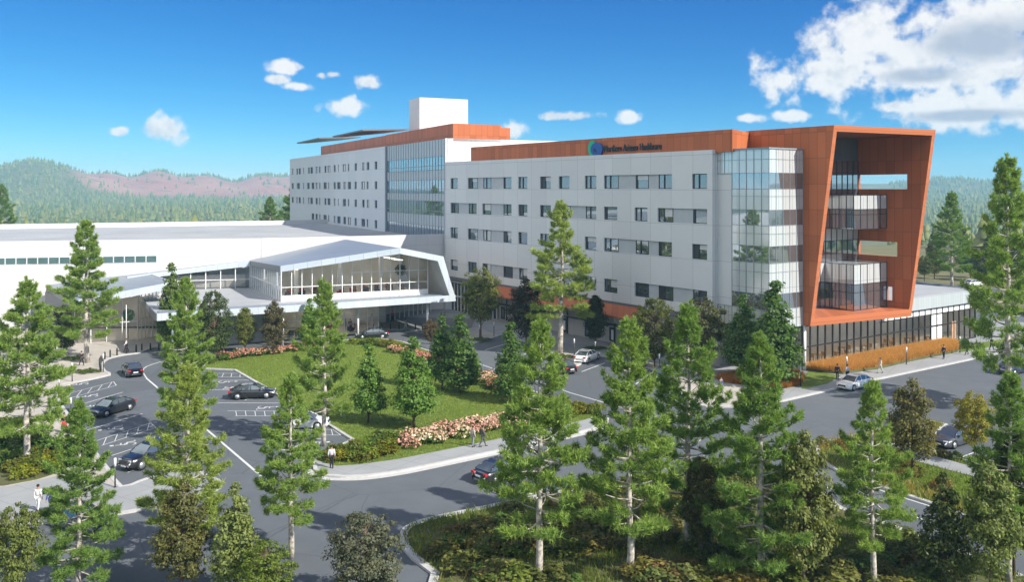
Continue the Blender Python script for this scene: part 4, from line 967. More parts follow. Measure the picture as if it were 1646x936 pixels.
# ---- deciduous trees
OL_ = (.15, .175, .045); BR_ = (.085, .07, .035)
leafy('round', 0, 773, 428, 548, 'round olive tree on the paving tip beside the lobby frame', OL_, .75)
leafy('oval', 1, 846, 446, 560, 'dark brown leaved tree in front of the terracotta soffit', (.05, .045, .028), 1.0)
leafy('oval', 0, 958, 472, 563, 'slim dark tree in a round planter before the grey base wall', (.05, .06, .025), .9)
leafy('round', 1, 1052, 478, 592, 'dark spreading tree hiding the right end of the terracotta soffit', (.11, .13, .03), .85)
leafy('round', 0, 1128, 476, 604, 'dark spreading tree just left of the glass corner', (.085, .095, .035), .85)
leafy('oval', 0, 394, 492, 570, 'small tree left of two before the canopy wall', OL_, .95)
leafy('oval', 1, 440, 482, 572, 'rounder brownish tree right of two before the canopy wall', (.11, .10, .05), .85)
leafy('round', 1, 344, 466, 584, 'dark round tree beside the tall pine on the lawn drive', (.07, .105, .03), .65)
leafy('cone', 0, 276, 420, 566, 'light green conical tree between the entrance hall roof and the link', (.11, .17, .035), .75)
leafy('round', 0, 692, 512, 562, 'small russet tree on the drive edge beside two touching crowns', (.12, .085, .045), .75)
leafy('round', 1, 104, 490, 572, 'dark tree close to the left end of the entrance hall', (.06, .08, .025), .75)
# ---- foreground broadleaf trees and big shrubs
leafy('round', 1, 588, 822, 985, 'silvery grey green bushy tree alone at the bottom centre of the drive', (.13, .145, .10), 1.0)
leafy('oval', 1, 292, 775, 962, 'brown green shrubby tree under the bright pine', (.13, .135, .045), .9)
leafy('cone', 2, 378, 772, 965, 'pale conical tree between the brown shrubby tree and the pale green pine', (.20, .25, .08), .85)
leafy('round', 1, 428, 868, 990, 'low yellow green bushy tree at the foot of the pale green pine', (.14, .20, .03), 1.0)
leafy('round', 0, 22, 808, 985, 'olive bushy tree in the bottom left corner', (.15, .19, .05), .7)
leafy('oval', 0, 1128, 730, 905, 'dark brown leafy tree between two foreground pines', (.11, .11, .038), .8)
leafy('oval', 1, 1292, 690, 950, 'olive leafy tree behind the large foreground pine', (.17, .20, .06), .68)
leafy('oval', 1, 1466, 608, 765, 'olive brown tree in the right hand island, before the main road', (.15, .145, .05), .9)
leafy('round', 0, 1566, 628, 748, 'yellow leaved tree over the parked grey sedan', (.27, .26, .03), .7)
leafy('cone', 2, 1516, 755, 945, 'dark slim tree near the bottom right between drive and corner', (.09, .12, .038), .85)
leafy('oval', 1, 1592, 740, 960, 'large olive tree in the bottom right corner', (.18, .23, .07), .75)
leafy('oval', 0, 1630, 690, 930, 'dark leafy tree cut by the right edge behind the corner pine', (.10, .14, .04), .8)
# ---- hedges: each shrub a thing
def shrub_row(pts, n, hh, cols, label, group, kinds=SHRUB, jit=.35, z=.11, petals=None, name='shrub', cat='shrub'):
    P = [Vector(G(*p)) for p in pts]; seg = [(b-a).length for a, b in zip(P, P[1:])]; tot = sum(seg)
    for i in range(n):
        d = tot*(i+.5)/n; k = 0
        while k < len(seg)-1 and d > seg[k]: d -= seg[k]; k += 1
        p = P[k].lerp(P[k+1], d/seg[k]); km = kinds[i % len(kinds)]; s = hh*rnd.uniform(.8, 1.2)
        x, y = p.x+rnd.uniform(-jit, jit), p.y+rnd.uniform(-jit, jit)
        o = link(name, km[0]); o.location = (x, y, z); o.rotation_euler = (0, 0, rnd.uniform(0, 6.28)); o.scale = (s*1.1, s*1.1, s*.95)
        c = cols[rnd.randrange(len(cols))]; o.color = (*[q*rnd.uniform(.85, 1.2) for q in c], 1); tag(o, label, cat, group)
        if km[1]:
            f = link('blossom', km[1], o); pc = (petals or [(.62, .28, .25)])[rnd.randrange(len(petals or [1]))]; f.color = (*pc, 1)
GY = [(.17, .19, .02), (.13, .17, .022), (.20, .21, .02)]; GS = [(.11, .17, .03), (.085, .14, .028)]
PP = [(.70, .42, .38), (.78, .55, .48), (.66, .34, .32), (.80, .66, .56)]
RP = [(.62, .26, .22), (.70, .40, .32), (.58, .24, .22)]
shrub_row([(525, 737), (560, 733), (640, 714)], 13, 1.35, GS+GY[1:2], 'green shrub in the hedge along the front left edge of the lawn', 'green hedge at the front left of the lawn', jit=.6)
shrub_row([(530, 745), (575, 742), (640, 728)], 12, 1.1, GY, 'yellow green shrub on the walk side of the front left hedge', 'yellow green hedge beside the front walk', jit=.4)
shrub_row([(642, 716), (700, 705), (760, 694), (830, 676)], 17, 1.25, GS, 'pink flowering shrub in the row behind the front walk', 'pink flowering shrubs along the front walk', FLOWER, .45, petals=PP, name='flowering_shrub')
shrub_row([(650, 722), (720, 708), (800, 692), (840, 682)], 15, 1.05, GS, 'pink flowering shrub in the row behind the front walk', 'pink flowering shrubs along the front walk', FLOWER, .35, petals=PP, name='flowering_shrub')
shrub_row([(850, 682), (900, 674), (955, 664)], 9, 1.2, GY, 'yellow green shrub at the right tip of the lawn island', 'yellow green shrubs at the right tip of the lawn', jit=.6)
shrub_row([(870, 655), (915, 655), (955, 667)], 8, 1.15, GY, 'yellow green shrub at the right tip of the lawn island', 'yellow green shrubs at the right tip of the lawn', jit=.6)
shrub_row([(335, 588), (362, 579), (392, 573)], 8, 1.0, GS, 'green shrub in the border at the back left of the lawn', 'green shrubs at the back left of the lawn', jit=.4)
shrub_row([(355, 580), (400, 574), (440, 570), (485, 563), (505, 560)], 17, 1.1, GS, 'coral flowering shrub along the back edge of the lawn by the canopy drive', 'coral flowering shrubs along the back of the lawn', FLOWER, .4, petals=RP+PP[:1], name='flowering_shrub')
shrub_row([(572, 555), (600, 555), (640, 562)], 10, 1.2, GY, 'bright yellow green shrub at the top of the lawn behind the black car', 'yellow green shrubs at the top of the lawn', jit=.6)
shrub_row([(625, 567), (660, 572), (700, 586)], 9, 1.1, GS, 'coral flowering shrub along the drive side of the lawn', 'coral flowering shrubs along the right of the lawn', FLOWER, .5, petals=RP, name='flowering_shrub')
shrub_row([(690, 584), (740, 601), (790, 620), (830, 640)], 17, 1.25, GS, 'coral flowering shrub along the drive side of the lawn', 'coral flowering shrubs along the right of the lawn', FLOWER, .5, petals=RP+PP[1:2], name='flowering_shrub')
bedl = px([(-30, 672), (30, 684), (62, 690), (84, 715), (104, 740), (97, 762), (60, 774), (8, 784), (-30, 786)])
pad('planting_bed.004', bedl, .12, .15, M['bedsoil'])
shrub_row([(5, 690), (40, 698), (68, 704)], 10, 1.3, GS, 'shrub in the planted bed round the far left pine', 'shrubs round the far left pine', jit=.8)
shrub_row([(0, 720), (50, 726), (88, 728)], 12, 1.35, GS, 'shrub in the planted bed round the far left pine', 'shrubs round the far left pine', jit=.8)
shrub_row([(0, 752), (50, 758), (95, 748)], 12, 1.3, GS+GY[1:2], 'shrub in the planted bed round the far left pine', 'shrubs round the far left pine', jit=.8)
shrub_row([(5, 700), (40, 712), (72, 722)], 9, 1.3, GS+GY[1:2], 'shrub in the planted bed round the far left pine', 'shrubs round the far left pine', jit=1.2)
shrub_row([(10, 735), (50, 745), (85, 740)], 9, 1.2, GY[1:]+GS, 'shrub in the planted bed round the far left pine', 'shrubs round the far left pine', jit=1.2)
shrub_row([(14, 765), (60, 768), (92, 758)], 9, 1.1, GY, 'shrub in the planted bed round the far left pine', 'shrubs round the far left pine', jit=.9)
for u, v, lab in ((140, 601, 'low clipped shrub at the foot of the entrance plaza pine'), (120, 580, 'low clipped shrub beside the dark tree on the entrance plaza'), (773, 549, 'low clipped shrub ringing the round olive tree'), (904, 577, 'low clipped shrub at the foot of the tall pine by the white parked car'), (957, 563, 'dark clipped shrub round the slim dark tree')):
    for k in range(4):
        x, y = G(u, v); o = link('planter_shrub', SHRUB[k % 2][0]); a = k*1.57; o.location = (x+.9*math.cos(a), y+.6*math.sin(a), .12); o.scale = (1, 1, .5); o.color = (.10, .15, .02, 1); tag(o, lab, 'shrub', 'low shrubs: '+lab)
# ---- grasses (nobody could count the blades)
def inpoly(x, y, P):
    c = np.zeros(x.shape, bool); n = len(P)
    for i in range(n):
        (x1, y1), (x2, y2) = P[i], P[(i+1) % n]
        m = ((y1 > y) != (y2 > y)) & (x < (x2-x1)*(y-y1)/(y2-y1+1e-12)+x1); c ^= m
    return c
def blades(name, poly, n, h, w, col, z, seed, m='needles', lean=.45, clump=0, hvar=.5, avoid=()):
    rs = np.random.RandomState(seed); P = [tuple(p) for p in poly]; a = np.array(P); lo, hi = a.min(0), a.max(0); X = []; Y = []
    tot = 0
    while tot < n:
        x = rs.uniform(lo[0], hi[0], n*2); y = rs.uniform(lo[1], hi[1], n*2)
        if clump: k = vnoise(x*clump, y*clump, seed+1)+rs.rand(n*2)*.5 > .22; x, y = x[k], y[k]
        k = inpoly(x, y, P)
        for q in avoid: k &= ~inpoly(x, y, q)
        X.append(x[k]); Y.append(y[k]); tot += k.sum()
    x = np.concatenate(X)[:n]; y = np.concatenate(Y)[:n]; th = rs.rand(n)*6.283; ph = rs.rand(n)*6.283
    hh = h*(1-hvar+2*hvar*rs.rand(n)); le = lean*hh*rs.rand(n)
    b = np.stack([x, y, np.full(n, z)], 1); s = np.stack([np.cos(th), np.sin(th), 0*th], 1)*w*.5
    t = b + np.stack([np.cos(ph)*le, np.sin(ph)*le, hh], 1)
    o = link(name, npmesh(name, np.stack([b-s, b+s, t], 1).reshape(-1, 3), np.arange(3*n), 3, M[m])); o.color = (*col, 1)
    return tag(o, kind='stuff')
def jit_poly(p): return px(p)
bed1 = [tuple(A2W(x, y)) for x, y in ((69.75, 7.3), (71.8, 7.7), (73.5, 9), (74.2, 15), (73.8, 22), (73.8, 33), (73, 36), (71.5, 37.5), (69.75, 37.5))]
pad('planting_bed.002', bed1, .124, .42, M['bedsoil'])
blades('ornamental_grass', bed1, 52000, .78, .05, (.56, .32, .12), .41, 1, lean=1.0, hvar=.22)
bed2 = px([(1150, 611), (1180, 604), (1235, 601), (1286, 603), (1293, 610), (1286, 622), (1255, 628), (1215, 624), (1165, 617)])
pad('planting_bed.003', bed2, .124, .14, M['bedsoil'])
blades('ornamental_grass', bed2, 22000, .62, .05, (.42, .20, .06), .13, 2, lean=1.0, hvar=.25)
lawnp = px([(325, 593.5), (331, 584), (350, 577), (400, 568), (470, 560), (530, 551), (572, 546), (610, 545), (648, 551), (690, 566), (740, 585), (790, 607), (850, 629), (905, 646), (950, 660), (962, 667)] + walk_in[::-1][1:] + [(505, 741), (540, 722), (567, 708.5), (535, 688), (500, 667), (440, 632), (378, 596)])
blades('lawn_grass', lawnp, 70000, .13, .05, (.20, .28, .032), .10, 3, lean=.9)
fpoly = [p for p in fp]
blades('ground_cover', fpoly, 60000, .30, .07, (.14, .20, .035), .08, 4, lean=1.0, clump=.6)
blades('ground_cover', fpoly, 4000, .65, .06, (.22, .19, .06), .08, 5, lean=.9, clump=.35)
rpoly = px(ris)
blades('ground_cover', rpoly, 22000, .22, .06, (.17, .25, .035), .08, 6, lean=.9, avoid=(pathp,))
blades('ground_cover', rpoly, 2600, .55, .055, (.33, .26, .09), .08, 7, lean=.9, clump=.55, avoid=(pathp, px([(1400, 706), (1440, 712), (1560, 745), (1740, 795), (1740, 865), (1600, 826), (1480, 784), (1420, 748)])))
shrub_row([(715, 868), (800, 852), (900, 832), (1000, 814), (1080, 797)], 20, .95, [(.20, .17, .06), (.15, .17, .045)], 'low tan green shrub along the road side of the foreground bed', 'low shrubs on the road side of the foreground bed', jit=.6)
shrub_row([(720, 890), (790, 880), (900, 858), (1020, 835), (1150, 800), (1270, 790)], 60, 1.25, [(.15, .16, .045), (.12, .16, .036), (.18, .17, .055)], 'low tan green shrub inside the foreground bed', 'low shrubs inside the foreground bed', jit=1.6)
def shrub_scatter(poly, n, hh, cols, label, group, seed):
    rs = np.random.RandomState(seed); a = np.array(poly); lo, hi = a.min(0), a.max(0); k = 0
    while k < n:
        x, y = rs.uniform(lo[0], hi[0]), rs.uniform(lo[1], hi[1])
        if y < 46 or min(math.hypot(x-q[0], y-q[1]) for q in poly) < 1.3 or not inpoly(np.array([x]), np.array([y]), poly)[0]: continue
        if vnoise(np.array([x*.35]), np.array([y*.35]), 9)[0] < -.35: continue
        s = hh*rs.uniform(.7, 1.35); o = link('shrub', SHRUB[k % 2][0]); o.location = (x, y, .1); o.rotation_euler = (0, 0, rs.rand()*6.28); o.scale = (s*1.35, s*1.35, s*.8)
        c = cols[rs.randint(len(cols))]; o.color = (*[q*rs.uniform(.8, 1.2) for q in c], 1); tag(o, label, 'shrub', group); k += 1
shrub_scatter(fpoly, 150, 1.15, [(.15, .17, .045), (.12, .16, .036), (.19, .175, .06), (.16, .19, .05)], 'low tan green shrub inside the foreground bed', 'low shrubs inside the foreground bed', 3)
shrub_row([(1330, 722), (1350, 715), (1400, 725), (1445, 755), (1520, 790)], 16, .95, [(.22, .16, .05), (.16, .15, .035)], 'tan ornamental grass clump in the right hand island', 'tan clumps in the right hand island', jit=1.0, name='grass_clump', cat='ornamental grass')
shrub_row([(1478, 690), (1490, 705), (1500, 730), (1580, 755)], 10, .8, [(.20, .17, .05), (.12, .14, .03)], 'tan ornamental grass clump between the path and the parked grey sedan', 'tan clumps beside the parked grey sedan', jit=.6, name='grass_clump', cat='ornamental grass')
# ---- wooded plain and hills far behind (a far-off wood)
def forest(name, az0, az1, r0, r1, spacing, seed, size=(9, 17), tiers=3):
    rs = np.random.RandomState(seed); area = .5*(r1*r1-r0*r0)*(az1-az0); n = int(area/spacing**2)
    az = rs.uniform(az0, az1, n); r = np.sqrt(rs.uniform(r0*r0, r1*r1, n)); x = r*np.sin(az); y = r*np.cos(az)
    s = soil(x, y); k = (rs.rand(n) > s*.93) & (rs.rand(n) < .75+.25*vnoise(x/90, y/90, 2)); x, y, r = x[k], y[k], r[k]; n = len(x)
    z = height(x, y)-.4; h = rs.uniform(size[0], size[1], n)*np.where(rs.rand(n) < .25, .65, 1); wd = h*np.where(rs.rand(n) < .35, rs.uniform(.27, .42, n), rs.uniform(.15, .25, n)); h = h*rs.uniform(.6, 1.25, n); sd = 5
    V = []; F = []; off = 0
    for t in range(tiers):
        zb = .10+.28*t; ztp = min(1.0, zb+.46+.1*t); rr = wd*(1-.27*t)
        ph = rs.rand(n)*6.28
        ring = [np.stack([x+rr*rs.uniform(.6, 1.25, n)*np.cos(ph+6.283*j/sd), y+rr*rs.uniform(.6, 1.25, n)*np.sin(ph+6.283*j/sd), z+h*(zb+rs.uniform(-.05, .05, n))], 1) for j in range(sd)]
        top = np.stack([x+rs.normal(0, .02, n)*h, y+rs.normal(0, .02, n)*h, z+h*ztp], 1)
        A = np.stack(ring+[top], 1); V.append(A.reshape(-1, 3)); i = np.arange(n)*(sd+1)+off
        for j in range(sd): F.append(np.stack([i+j, i+(j+1) % sd, i+sd], 1))
        off += n*(sd+1)
    o = link(name, npmesh(name, np.concatenate(V), np.concatenate(F).ravel(), 3, M['wood_far'])); return tag(o, kind='stuff')
def woodmat():
    t = NT('far_wood_foliage'); ge = t.node('NewGeometry'); v = t.obj()
    n = t.ramp(t.noise(.02, 4, .6, v), .35, .65)
    c = t.mix(ge.outputs['Random Per Island'], (.05, .095, .04), (.17, .19, .065)); c = t.mix(n, c, t.mix(1.0, c, (1.25, 1.1, .8), 'MULTIPLY'))
    return t.end(t.bsdf(c, .9))
M['wood_far'] = woodmat()
forest('forest', -.56, -.20, 430, 1100, 11.0, 1, (8, 14))
forest('forest', -.56, -.20, 1100, 3250, 15, 2, (11, 18), 2)
forest('forest', .40, .56, 345, 1100, 10, 3, (7, 14))
forest('forest', .40, .56, 1100, 3300, 15, 4, (11, 18), 2)
forest('forest', -1.9, -.56, 230, 1500, 24, 5, (11, 19), 2)
forest('forest', .56, 1.9, 220, 1300, 24, 6, (11, 19), 2)
# nearer trees beyond the annex, each a thing
for i, (u, vb, hh, col, kd) in enumerate([(1486, 452, 6, (.10, .13, .03), 'round'), (1502, 448, 8, (.12, .12, .04), 'oval'), (1560, 446, 9, (.07, .11, .03), 'cone'), (1585, 452, 8, (.08, .12, .03), 'round'), (1500, 436, 10, (.10, .12, .04), 'cone'), (1550, 432, 11, (.08, .10, .035), 'cone'), (1595, 430, 12, (.07, .10, .03), 'cone'), (1634, 440, 11, (.07, .10, .03), 'cone')]):
    x, y = G(u, vb); place_tree('tree', ['bushy tree at the far road verge by the edge of the terracotta frame', 'olive oval tree at the far road verge next to the bushy one', 'conical tree at the far road right of the annex pine', 'round tree at the far road behind the right edge pine', 'taller cone shaped tree behind the far road beside the terracotta frame', 'tall cone shaped tree behind the far road right of the annex pine', 'tall dark cone shaped tree behind the right edge pine', 'dark cone shaped tree at the right edge behind the tallest pine'][i], 'tree', LEAFY[kd][i % 2], 8.0, x, y, hh, col, i*1.3, 1.0, None, float(height(x, y)))
def far_road():
    mb = MB(); mb.prism(px([(1440, 470), (1470, 452), (1646, 468), (1760, 480), (1760, 498), (1646, 484), (1560, 476)]), -.02, .02); tag(mb.build('road.001', M['asphalt']), kind='structure')
far_road()
# ================================================================ cars
def interp(tbl, x):
    for (a, *p), (b, *q) in zip(tbl, tbl[1:]):
        if x <= b:
            t = 0 if b == a else max(0, min(1, (x-a)/(b-a))); t = t*t*(3-2*t)*.5+t*.5
            return [u+(w-u)*t for u, w in zip(p, q)]
    return list(tbl[-1][1:])
def make_car(kind):
    suv = kind == 'suv'; L = 4.75; hw = .93 if not suv else .97
    xr, xf, Rw = -1.42, 1.42, .335 if not suv else .39
    zs = .20 if not suv else .30
    deck = [(-2.37, .62), (-2.30, .86), (-2.1, .965), (-1.2, 1.0), (.7, .97), (1.3, .90), (1.9, .80), (2.25, .70), (2.37, .50)] if not suv else \
           [(-2.37, .75), (-2.3, 1.05), (-2.1, 1.10), (-1.2, 1.12), (.7, 1.10), (1.3, 1.06), (1.9, 1.0), (2.25, .90), (2.37, .62)]
    wid = [(-2.37, .74), (-2.25, .86), (-1.9, .97), (-1.0, 1.0), (1.0, 1.0), (1.8, .96), (2.2, .86), (2.37, .66)]
    xs = sorted(set(list(np.linspace(-2.37, 2.37, 30)) + [c+s*Rw*1.13*math.cos(t) for c in (xr, xf) for s in (1,) for t in np.linspace(0, math.pi, 11)]))
    rings = []; arch = Rw*1.13
    for x in xs:
        zt = interp(deck, x)[0]; w = interp(wid, x)[0]*hw; sill = zs + max(0, (abs(x)-2.0)*.25)
        for c in (xr, xf):
            if abs(x-c) < arch-1e-6: sill = max(sill, Rw+math.sqrt(arch**2-(x-c)**2)*.98)
        sill = min(sill, zt-.12); sh = zt-.10
        rings.append([(x, 0, zt+.015), (x, w*.55, zt+.01), (x, w*.84, zt-.02), (x, w*.965, sh), (x, w, (sh*.55+sill*.45) if sill < sh-.1 else sh-.03), (x, w*.985, sill+.02), (x, w*.95, sill), (x, w*.5, max(sill, .0)+.02), (x, 0, sill+.02)])
    mb = MB(); n = len(rings[0]); V = [p for r in rings for p in r] + [(p[0], -p[1], p[2]) for r in rings for p in r]; F = []; off = len(rings)*n
    for i in range(len(rings)-1):
        for j in range(n-1):
            F.append([i*n+j, (i+1)*n+j, (i+1)*n+j+1, i*n+j+1]); F.append([off+i*n+j, off+i*n+j+1, off+(i+1)*n+j+1, off+(i+1)*n+j])
    F.append(list(range(n))[::-1]); F.append([off+j for j in range(n)]); e = (len(rings)-1)*n; F.append([e+j for j in range(n)]); F.append([off+e+j for j in range(n)][::-1])
    mb.add(V, F, 0, True)
    root = thing('car', 'car', 'car'); body = mb.build('body', M['carpaint'], root)
    # greenhouse
    zr = 1.44 if not suv else 1.68; zb = .955 if not suv else 1.09
    prof = [(-1.95, zb+.02), (-1.15, zr-.05), (-.6, zr), (.05, zr-.01), (.45, zr-.09), (1.22, zb-.05)] if not suv else [(-2.2, zb), (-1.85, zr-.08), (-1.2, zr), (.0, zr), (.42, zr-.08), (1.15, zb)]
    hb, ht = hw*.86, hw*.64
    def yw(z): return hb+(ht-hb)*max(0, min(1, (z-zb)/(zr-zb)))
    g = MB(); N = len(prof)
    def P(i, s): x, z = prof[i]; return (x, s*yw(z), z)
    g.quad(P(4, -1), P(5, -1), P(5, 1), P(4, 1)); g.build('windscreen', M['carglass'], root)
    g = MB(); g.quad(P(0, -1), P(1, -1), P(1, 1), P(0, 1)); g.build('rear_window', M['carglass'], root)
    for s in (-1, 1):
        g = MB(); q = [P(i, s) for i in range(N)]; g.add([*q, (prof[5][0], s*hb, zb-.08), (prof[0][0], s*hb, zb-.08)], [[0, 1, 2, 3, 4, 5, 6, 7]]); g.build('side_window', M['carglass'], root)
    r = MB()
    for i in (1, 2, 3): r.quad(P(i, -1), P(i+1, -1), P(i+1, 1), P(i, 1))
    for s in (-1, 1):
        for i in range(N-1):                                  # roof rail and pillars, proud of the glass
            a, b = Vector(P(i, s)), Vector(P(i+1, s)); r.tube([a+Vector((0, s*.004, -.01)), b+Vector((0, s*.004, -.01))], .042, 5)
        for xp in (-.12, -1.02) if not suv else (-.1, -1.1):
            r.tube([(xp-.02, s*(hb+.004), zb-.02), (xp, s*(ht+.012), zr-.02)], .035, 5)
    r.build('roof', M['carpaint'], root)
    for s in (-1, 1):
        k = MB(); k.box(1.98, 2.26, s*.55-.16, s*.55+.16, .58 if not suv else .74, .72 if not suv else .88); k.build('headlight', M['headlamp'], root)
        k = MB(); k.box(-2.36, -2.1, s*.66-.15, s*.66+.15, .74 if not suv else .86, .89 if not suv else 1.02); k.build('taillight', M['taillamp'], root)
        k = MB(); k.box(.72, .86, s*(hb+.13)-.1, s*(hb+.13)+.1, zb-.03, zb+.11); k.build('wing_mirror', M['carpaint'], root)
    k = MB(); k.box(-2.40, -2.36, -.26, .26, .58, .70) if not suv else k.box(-2.40, -2.36, -.26, .26, .66, .78); k.build('number_plate', M['plate'], root)
    k = MB(); k.box(2.365, 2.40, -.26, .26, .38, .49); k.build('number_plate', M['plate'], root)
    k = MB(); k.box(2.20, 2.385, -.42, .42, .47 if not suv else .56, .64 if not suv else .84); k.build('grille', M['frame'], root)
    for x in (xr, xf):
        for s in (-1, 1):
            y = s*(hw-.12); w = MB(); w.tube([(x, y-.11, Rw), (x, y+.11, Rw)], Rw, 20); wo = w.build('wheel', M['tyre'], root)
            m = MB(); m.tube([(x, y+s*.105, Rw), (x, y+s*.118, Rw)], Rw*.66, 16)
            for a in range(5): t = a*1.2566; m.box(x-.0, x+.0001, y, y+.0001, Rw, Rw+.0001) if False else None
            m.build('rim', M['rim'], wo)
    return root
SEDAN = make_car('sedan'); SUVC = make_car('suv'); used_car = {'s': False, 'v': False}
def place_car(rear, frontp, col, label, kind='s', sc=1.0, group=None, zoff=0.0):
    src = SEDAN if kind == 's' else SUVC
    o = src if not used_car[kind] else copy_tree(src); used_car[kind] = True
    a, b = Vector(G(*rear)), Vector(G(*frontp)); d = b-a; m = (a+b)/2
    o.location = (m.x, m.y, zoff); o.rotation_euler = (0, 0, math.atan2(d.y, d.x)); o.scale = (sc,)*3
    for c in children(o): c.color = (*col, 1)
    tag(o, label, 'car', group); return o
BK = (.012, .012, .014); WH = (.80, .80, .78); NV = (.012, .02, .05); GR = (.055, .06, .068)
place_car((223, 613), (203, 592), BK, 'black sedan driving away past the striped parking bays toward the entrance hall')
place_car((211, 655), (146, 674), BK, 'black sedan parked nose to the left in a wheelchair bay')
place_car((275, 735), (205, 757), BK, 'black sport utility car parked nose out beside the plank paved tongue', 'v')
place_car((369, 641), (443, 638), BK, 'black sedan parked facing the lawn in the bays left of the grass')
place_car((452, 688), (521, 687), WH, 'white car parked behind the pale green pine at the edge of the lawn')
place_car((624, 543), (571, 545), BK, 'black sedan with a silver roof line stopped at the canopy drop off', 's', 1.0)
place_car((925, 588), (962, 573), WH, 'white sedan parked nose in beside the tall pale trunked pine')
place_car((926, 605), (878, 590), BK, 'black sedan driving away past the right side of the lawn')
place_car((1056, 618), (1084, 602), NV, 'dark blue car parked behind the pine left of the glass corner')
place_car((1006, 601), (1030, 587), BK, 'black car in the stall hidden behind a tall foreground pine')
place_car((1402, 617), (1343, 631), WH, 'white sedan driving left on the road below the ornamental grass')
place_car((1600, 606), (1658, 594), NV, 'dark blue sedan driving right at the right edge of the road')
place_car((775, 778), (838, 759), BK, 'black sedan on the near road to the left of the foreground bed')
place_car((1562, 706), (1503, 723), GR, 'dark grey sedan parked in the right hand lot under the yellow tree')
place_car((1550, 461), (1578, 459), WH, 'white car on the far road beyond the annex roof')
place_car((88, 836), (168, 862), GR, 'dark car half hidden behind the near left corner pine')
# ================================================================ people
def skin_mesh(name, pts, edges, root=0, sub=1):
    me = bpy.data.meshes.new(name); me.from_pydata([p[:3] for p in pts], edges, []); o = bpy.data.objects.new(name, me); COL.objects.link(o)
    o.modifiers.new('s', 'SKIN'); sk = me.skin_vertices[0].data
    for i, p in enumerate(pts): sk[i].radius = (p[3], p[4] if len(p) > 4 else p[3]); sk[i].use_root = (i == root)
    m = o.modifiers.new('u', 'SUBSURF'); m.levels = sub; m.render_levels = sub
    dg = bpy.context.evaluated_depsgraph_get(); dg.update(); r = bpy.data.meshes.new_from_object(o.evaluated_get(dg)); r.name = name
    bpy.data.objects.remove(o); r.polygons.foreach_set('use_smooth', [True]*len(r.polygons)); return r
def make_person(stride, arm, skirt=False, carry=False):
    # faces +x; joints
    J = {'pel': (0, 0, .95, .115, .15), 'spi': (0, 0, 1.15, .105, .145), 'che': (0, 0, 1.34, .12, .175), 'nec': (.005, 0, 1.49, .05), 'hd1': (.02, 0, 1.57, .072), 'hd2': (.025, 0, 1.66, .09), 'hd3': (.02, 0, 1.73, .062)}
    for s, n in ((1, 'l'), (-1, 'r')):
        st = stride*s; am = -arm*s
        J['hip'+n] = (0, s*.09, .90, .085); J['kn'+n] = (st*.5+.04*abs(stride), s*.095, .49, .06); J['an'+n] = (st-.05*(st < 0), s*.095, .09+.05*(st < 0)*(abs(stride) > .1), .042); J['to'+n] = (st+.14, s*.105, .035, .034)
        J['sh'+n] = (0, s*.185, 1.40, .058); J['el'+n] = (am*.45-.02, s*.235, 1.12, .043)
        J['wr'+n] = (am*1.0+.05+(.22 if carry and s > 0 else 0), s*.235, .89+(.2 if carry and s > 0 else 0), .03); J['ha'+n] = (am*1.15+.07+(.3 if carry and s > 0 else 0), s*.23, .81+(.2 if carry and s > 0 else 0), .034, .022)
    def sub(names, edges, k=1.0, add=0.0):
        ix = {n: i for i, n in enumerate(names)}
        return [(*J[n][:3], *[r*k+add for r in J[n][3:]]) for n in names], [(ix[a], ix[b]) for a, b in edges]
    allE = [('pel', 'spi'), ('spi', 'che'), ('che', 'nec'), ('nec', 'hd1'), ('hd1', 'hd2'), ('hd2', 'hd3')]
    for n in 'lr': allE += [('pel', 'hip'+n), ('hip'+n, 'kn'+n), ('kn'+n, 'an'+n), ('an'+n, 'to'+n), ('che', 'sh'+n), ('sh'+n, 'el'+n), ('el'+n, 'wr'+n), ('wr'+n, 'ha'+n)]
    body = skin_mesh('person_body', *sub(list(J), allE))
    bm = bmesh.new(); bm.from_mesh(body)                       # nose, ears, fingers joined into the one body mesh
    t = MB(); t.ball((.115, 0, 1.64), .018, 6, 4); [t.ball((.02, s*.09, 1.645), .026, 6, 4, sx=.8, sy=.5) for s in (-1, 1)]
    for n, s in (('l', 1), ('r', -1)):
        h = Vector(J['ha'+n][:3]); d = (h-Vector(J['wr'+n][:3])).normalized()
        for k, ln_ in enumerate((.068, .08, .085, .075)):
            o = h+Vector(((k-1.5)*.019, 0, 0))+d*.015; t.tube([o, o+d*ln_*.55+Vector((0, -s*.004, 0)), o+d*ln_+Vector((0, -s*.018, 0))], [.0095, .009, .006], 5)
        o = h+Vector((.035, -s*.005, .02)); t.tube([o, o+d*.03+Vector((.02, -s*.01, 0)), o+d*.06+Vector((.025, -s*.018, 0))], [.011, .010, .007], 5)
    tm = t.mesh('t', M['skin']); bm.from_mesh(tm); bm.to_mesh(body); bm.free(); body.materials.clear(); body.materials.append(M['skin'])
    sE = [('pel', 'spi'), ('spi', 'che'), ('che', 'shl'), ('che', 'shr'), ('shl', 'ell'), ('shr', 'elr'), ('ell', 'wrl'), ('elr', 'wrr')]
    shirt = skin_mesh('shirt', *sub(['pel', 'spi', 'che', 'shl', 'shr', 'ell', 'elr', 'wrl', 'wrr'], sE, 1.0, .016)); shirt.materials.append(M['cloth'])
    tE = [('pel', 'hipl'), ('pel', 'hipr'), ('hipl', 'knl'), ('hipr', 'knr'), ('knl', 'anl'), ('knr', 'anr')]
    trou = skin_mesh('trousers', *sub(['pel', 'hipl', 'hipr', 'knl', 'knr', 'anl', 'anr'], tE, 1.0, .013)); trou.materials.append(M['cloth'])
    h = MB(); h.ball((0, 0, 1.69), .108, 10, 6, sx=1.0, sy=.95, sz=.9); hair = h.mesh('hair', M['cloth'])
    root = thing('person', 'person', 'person'); link('body', body, root)
    link('shirt', shirt, root)
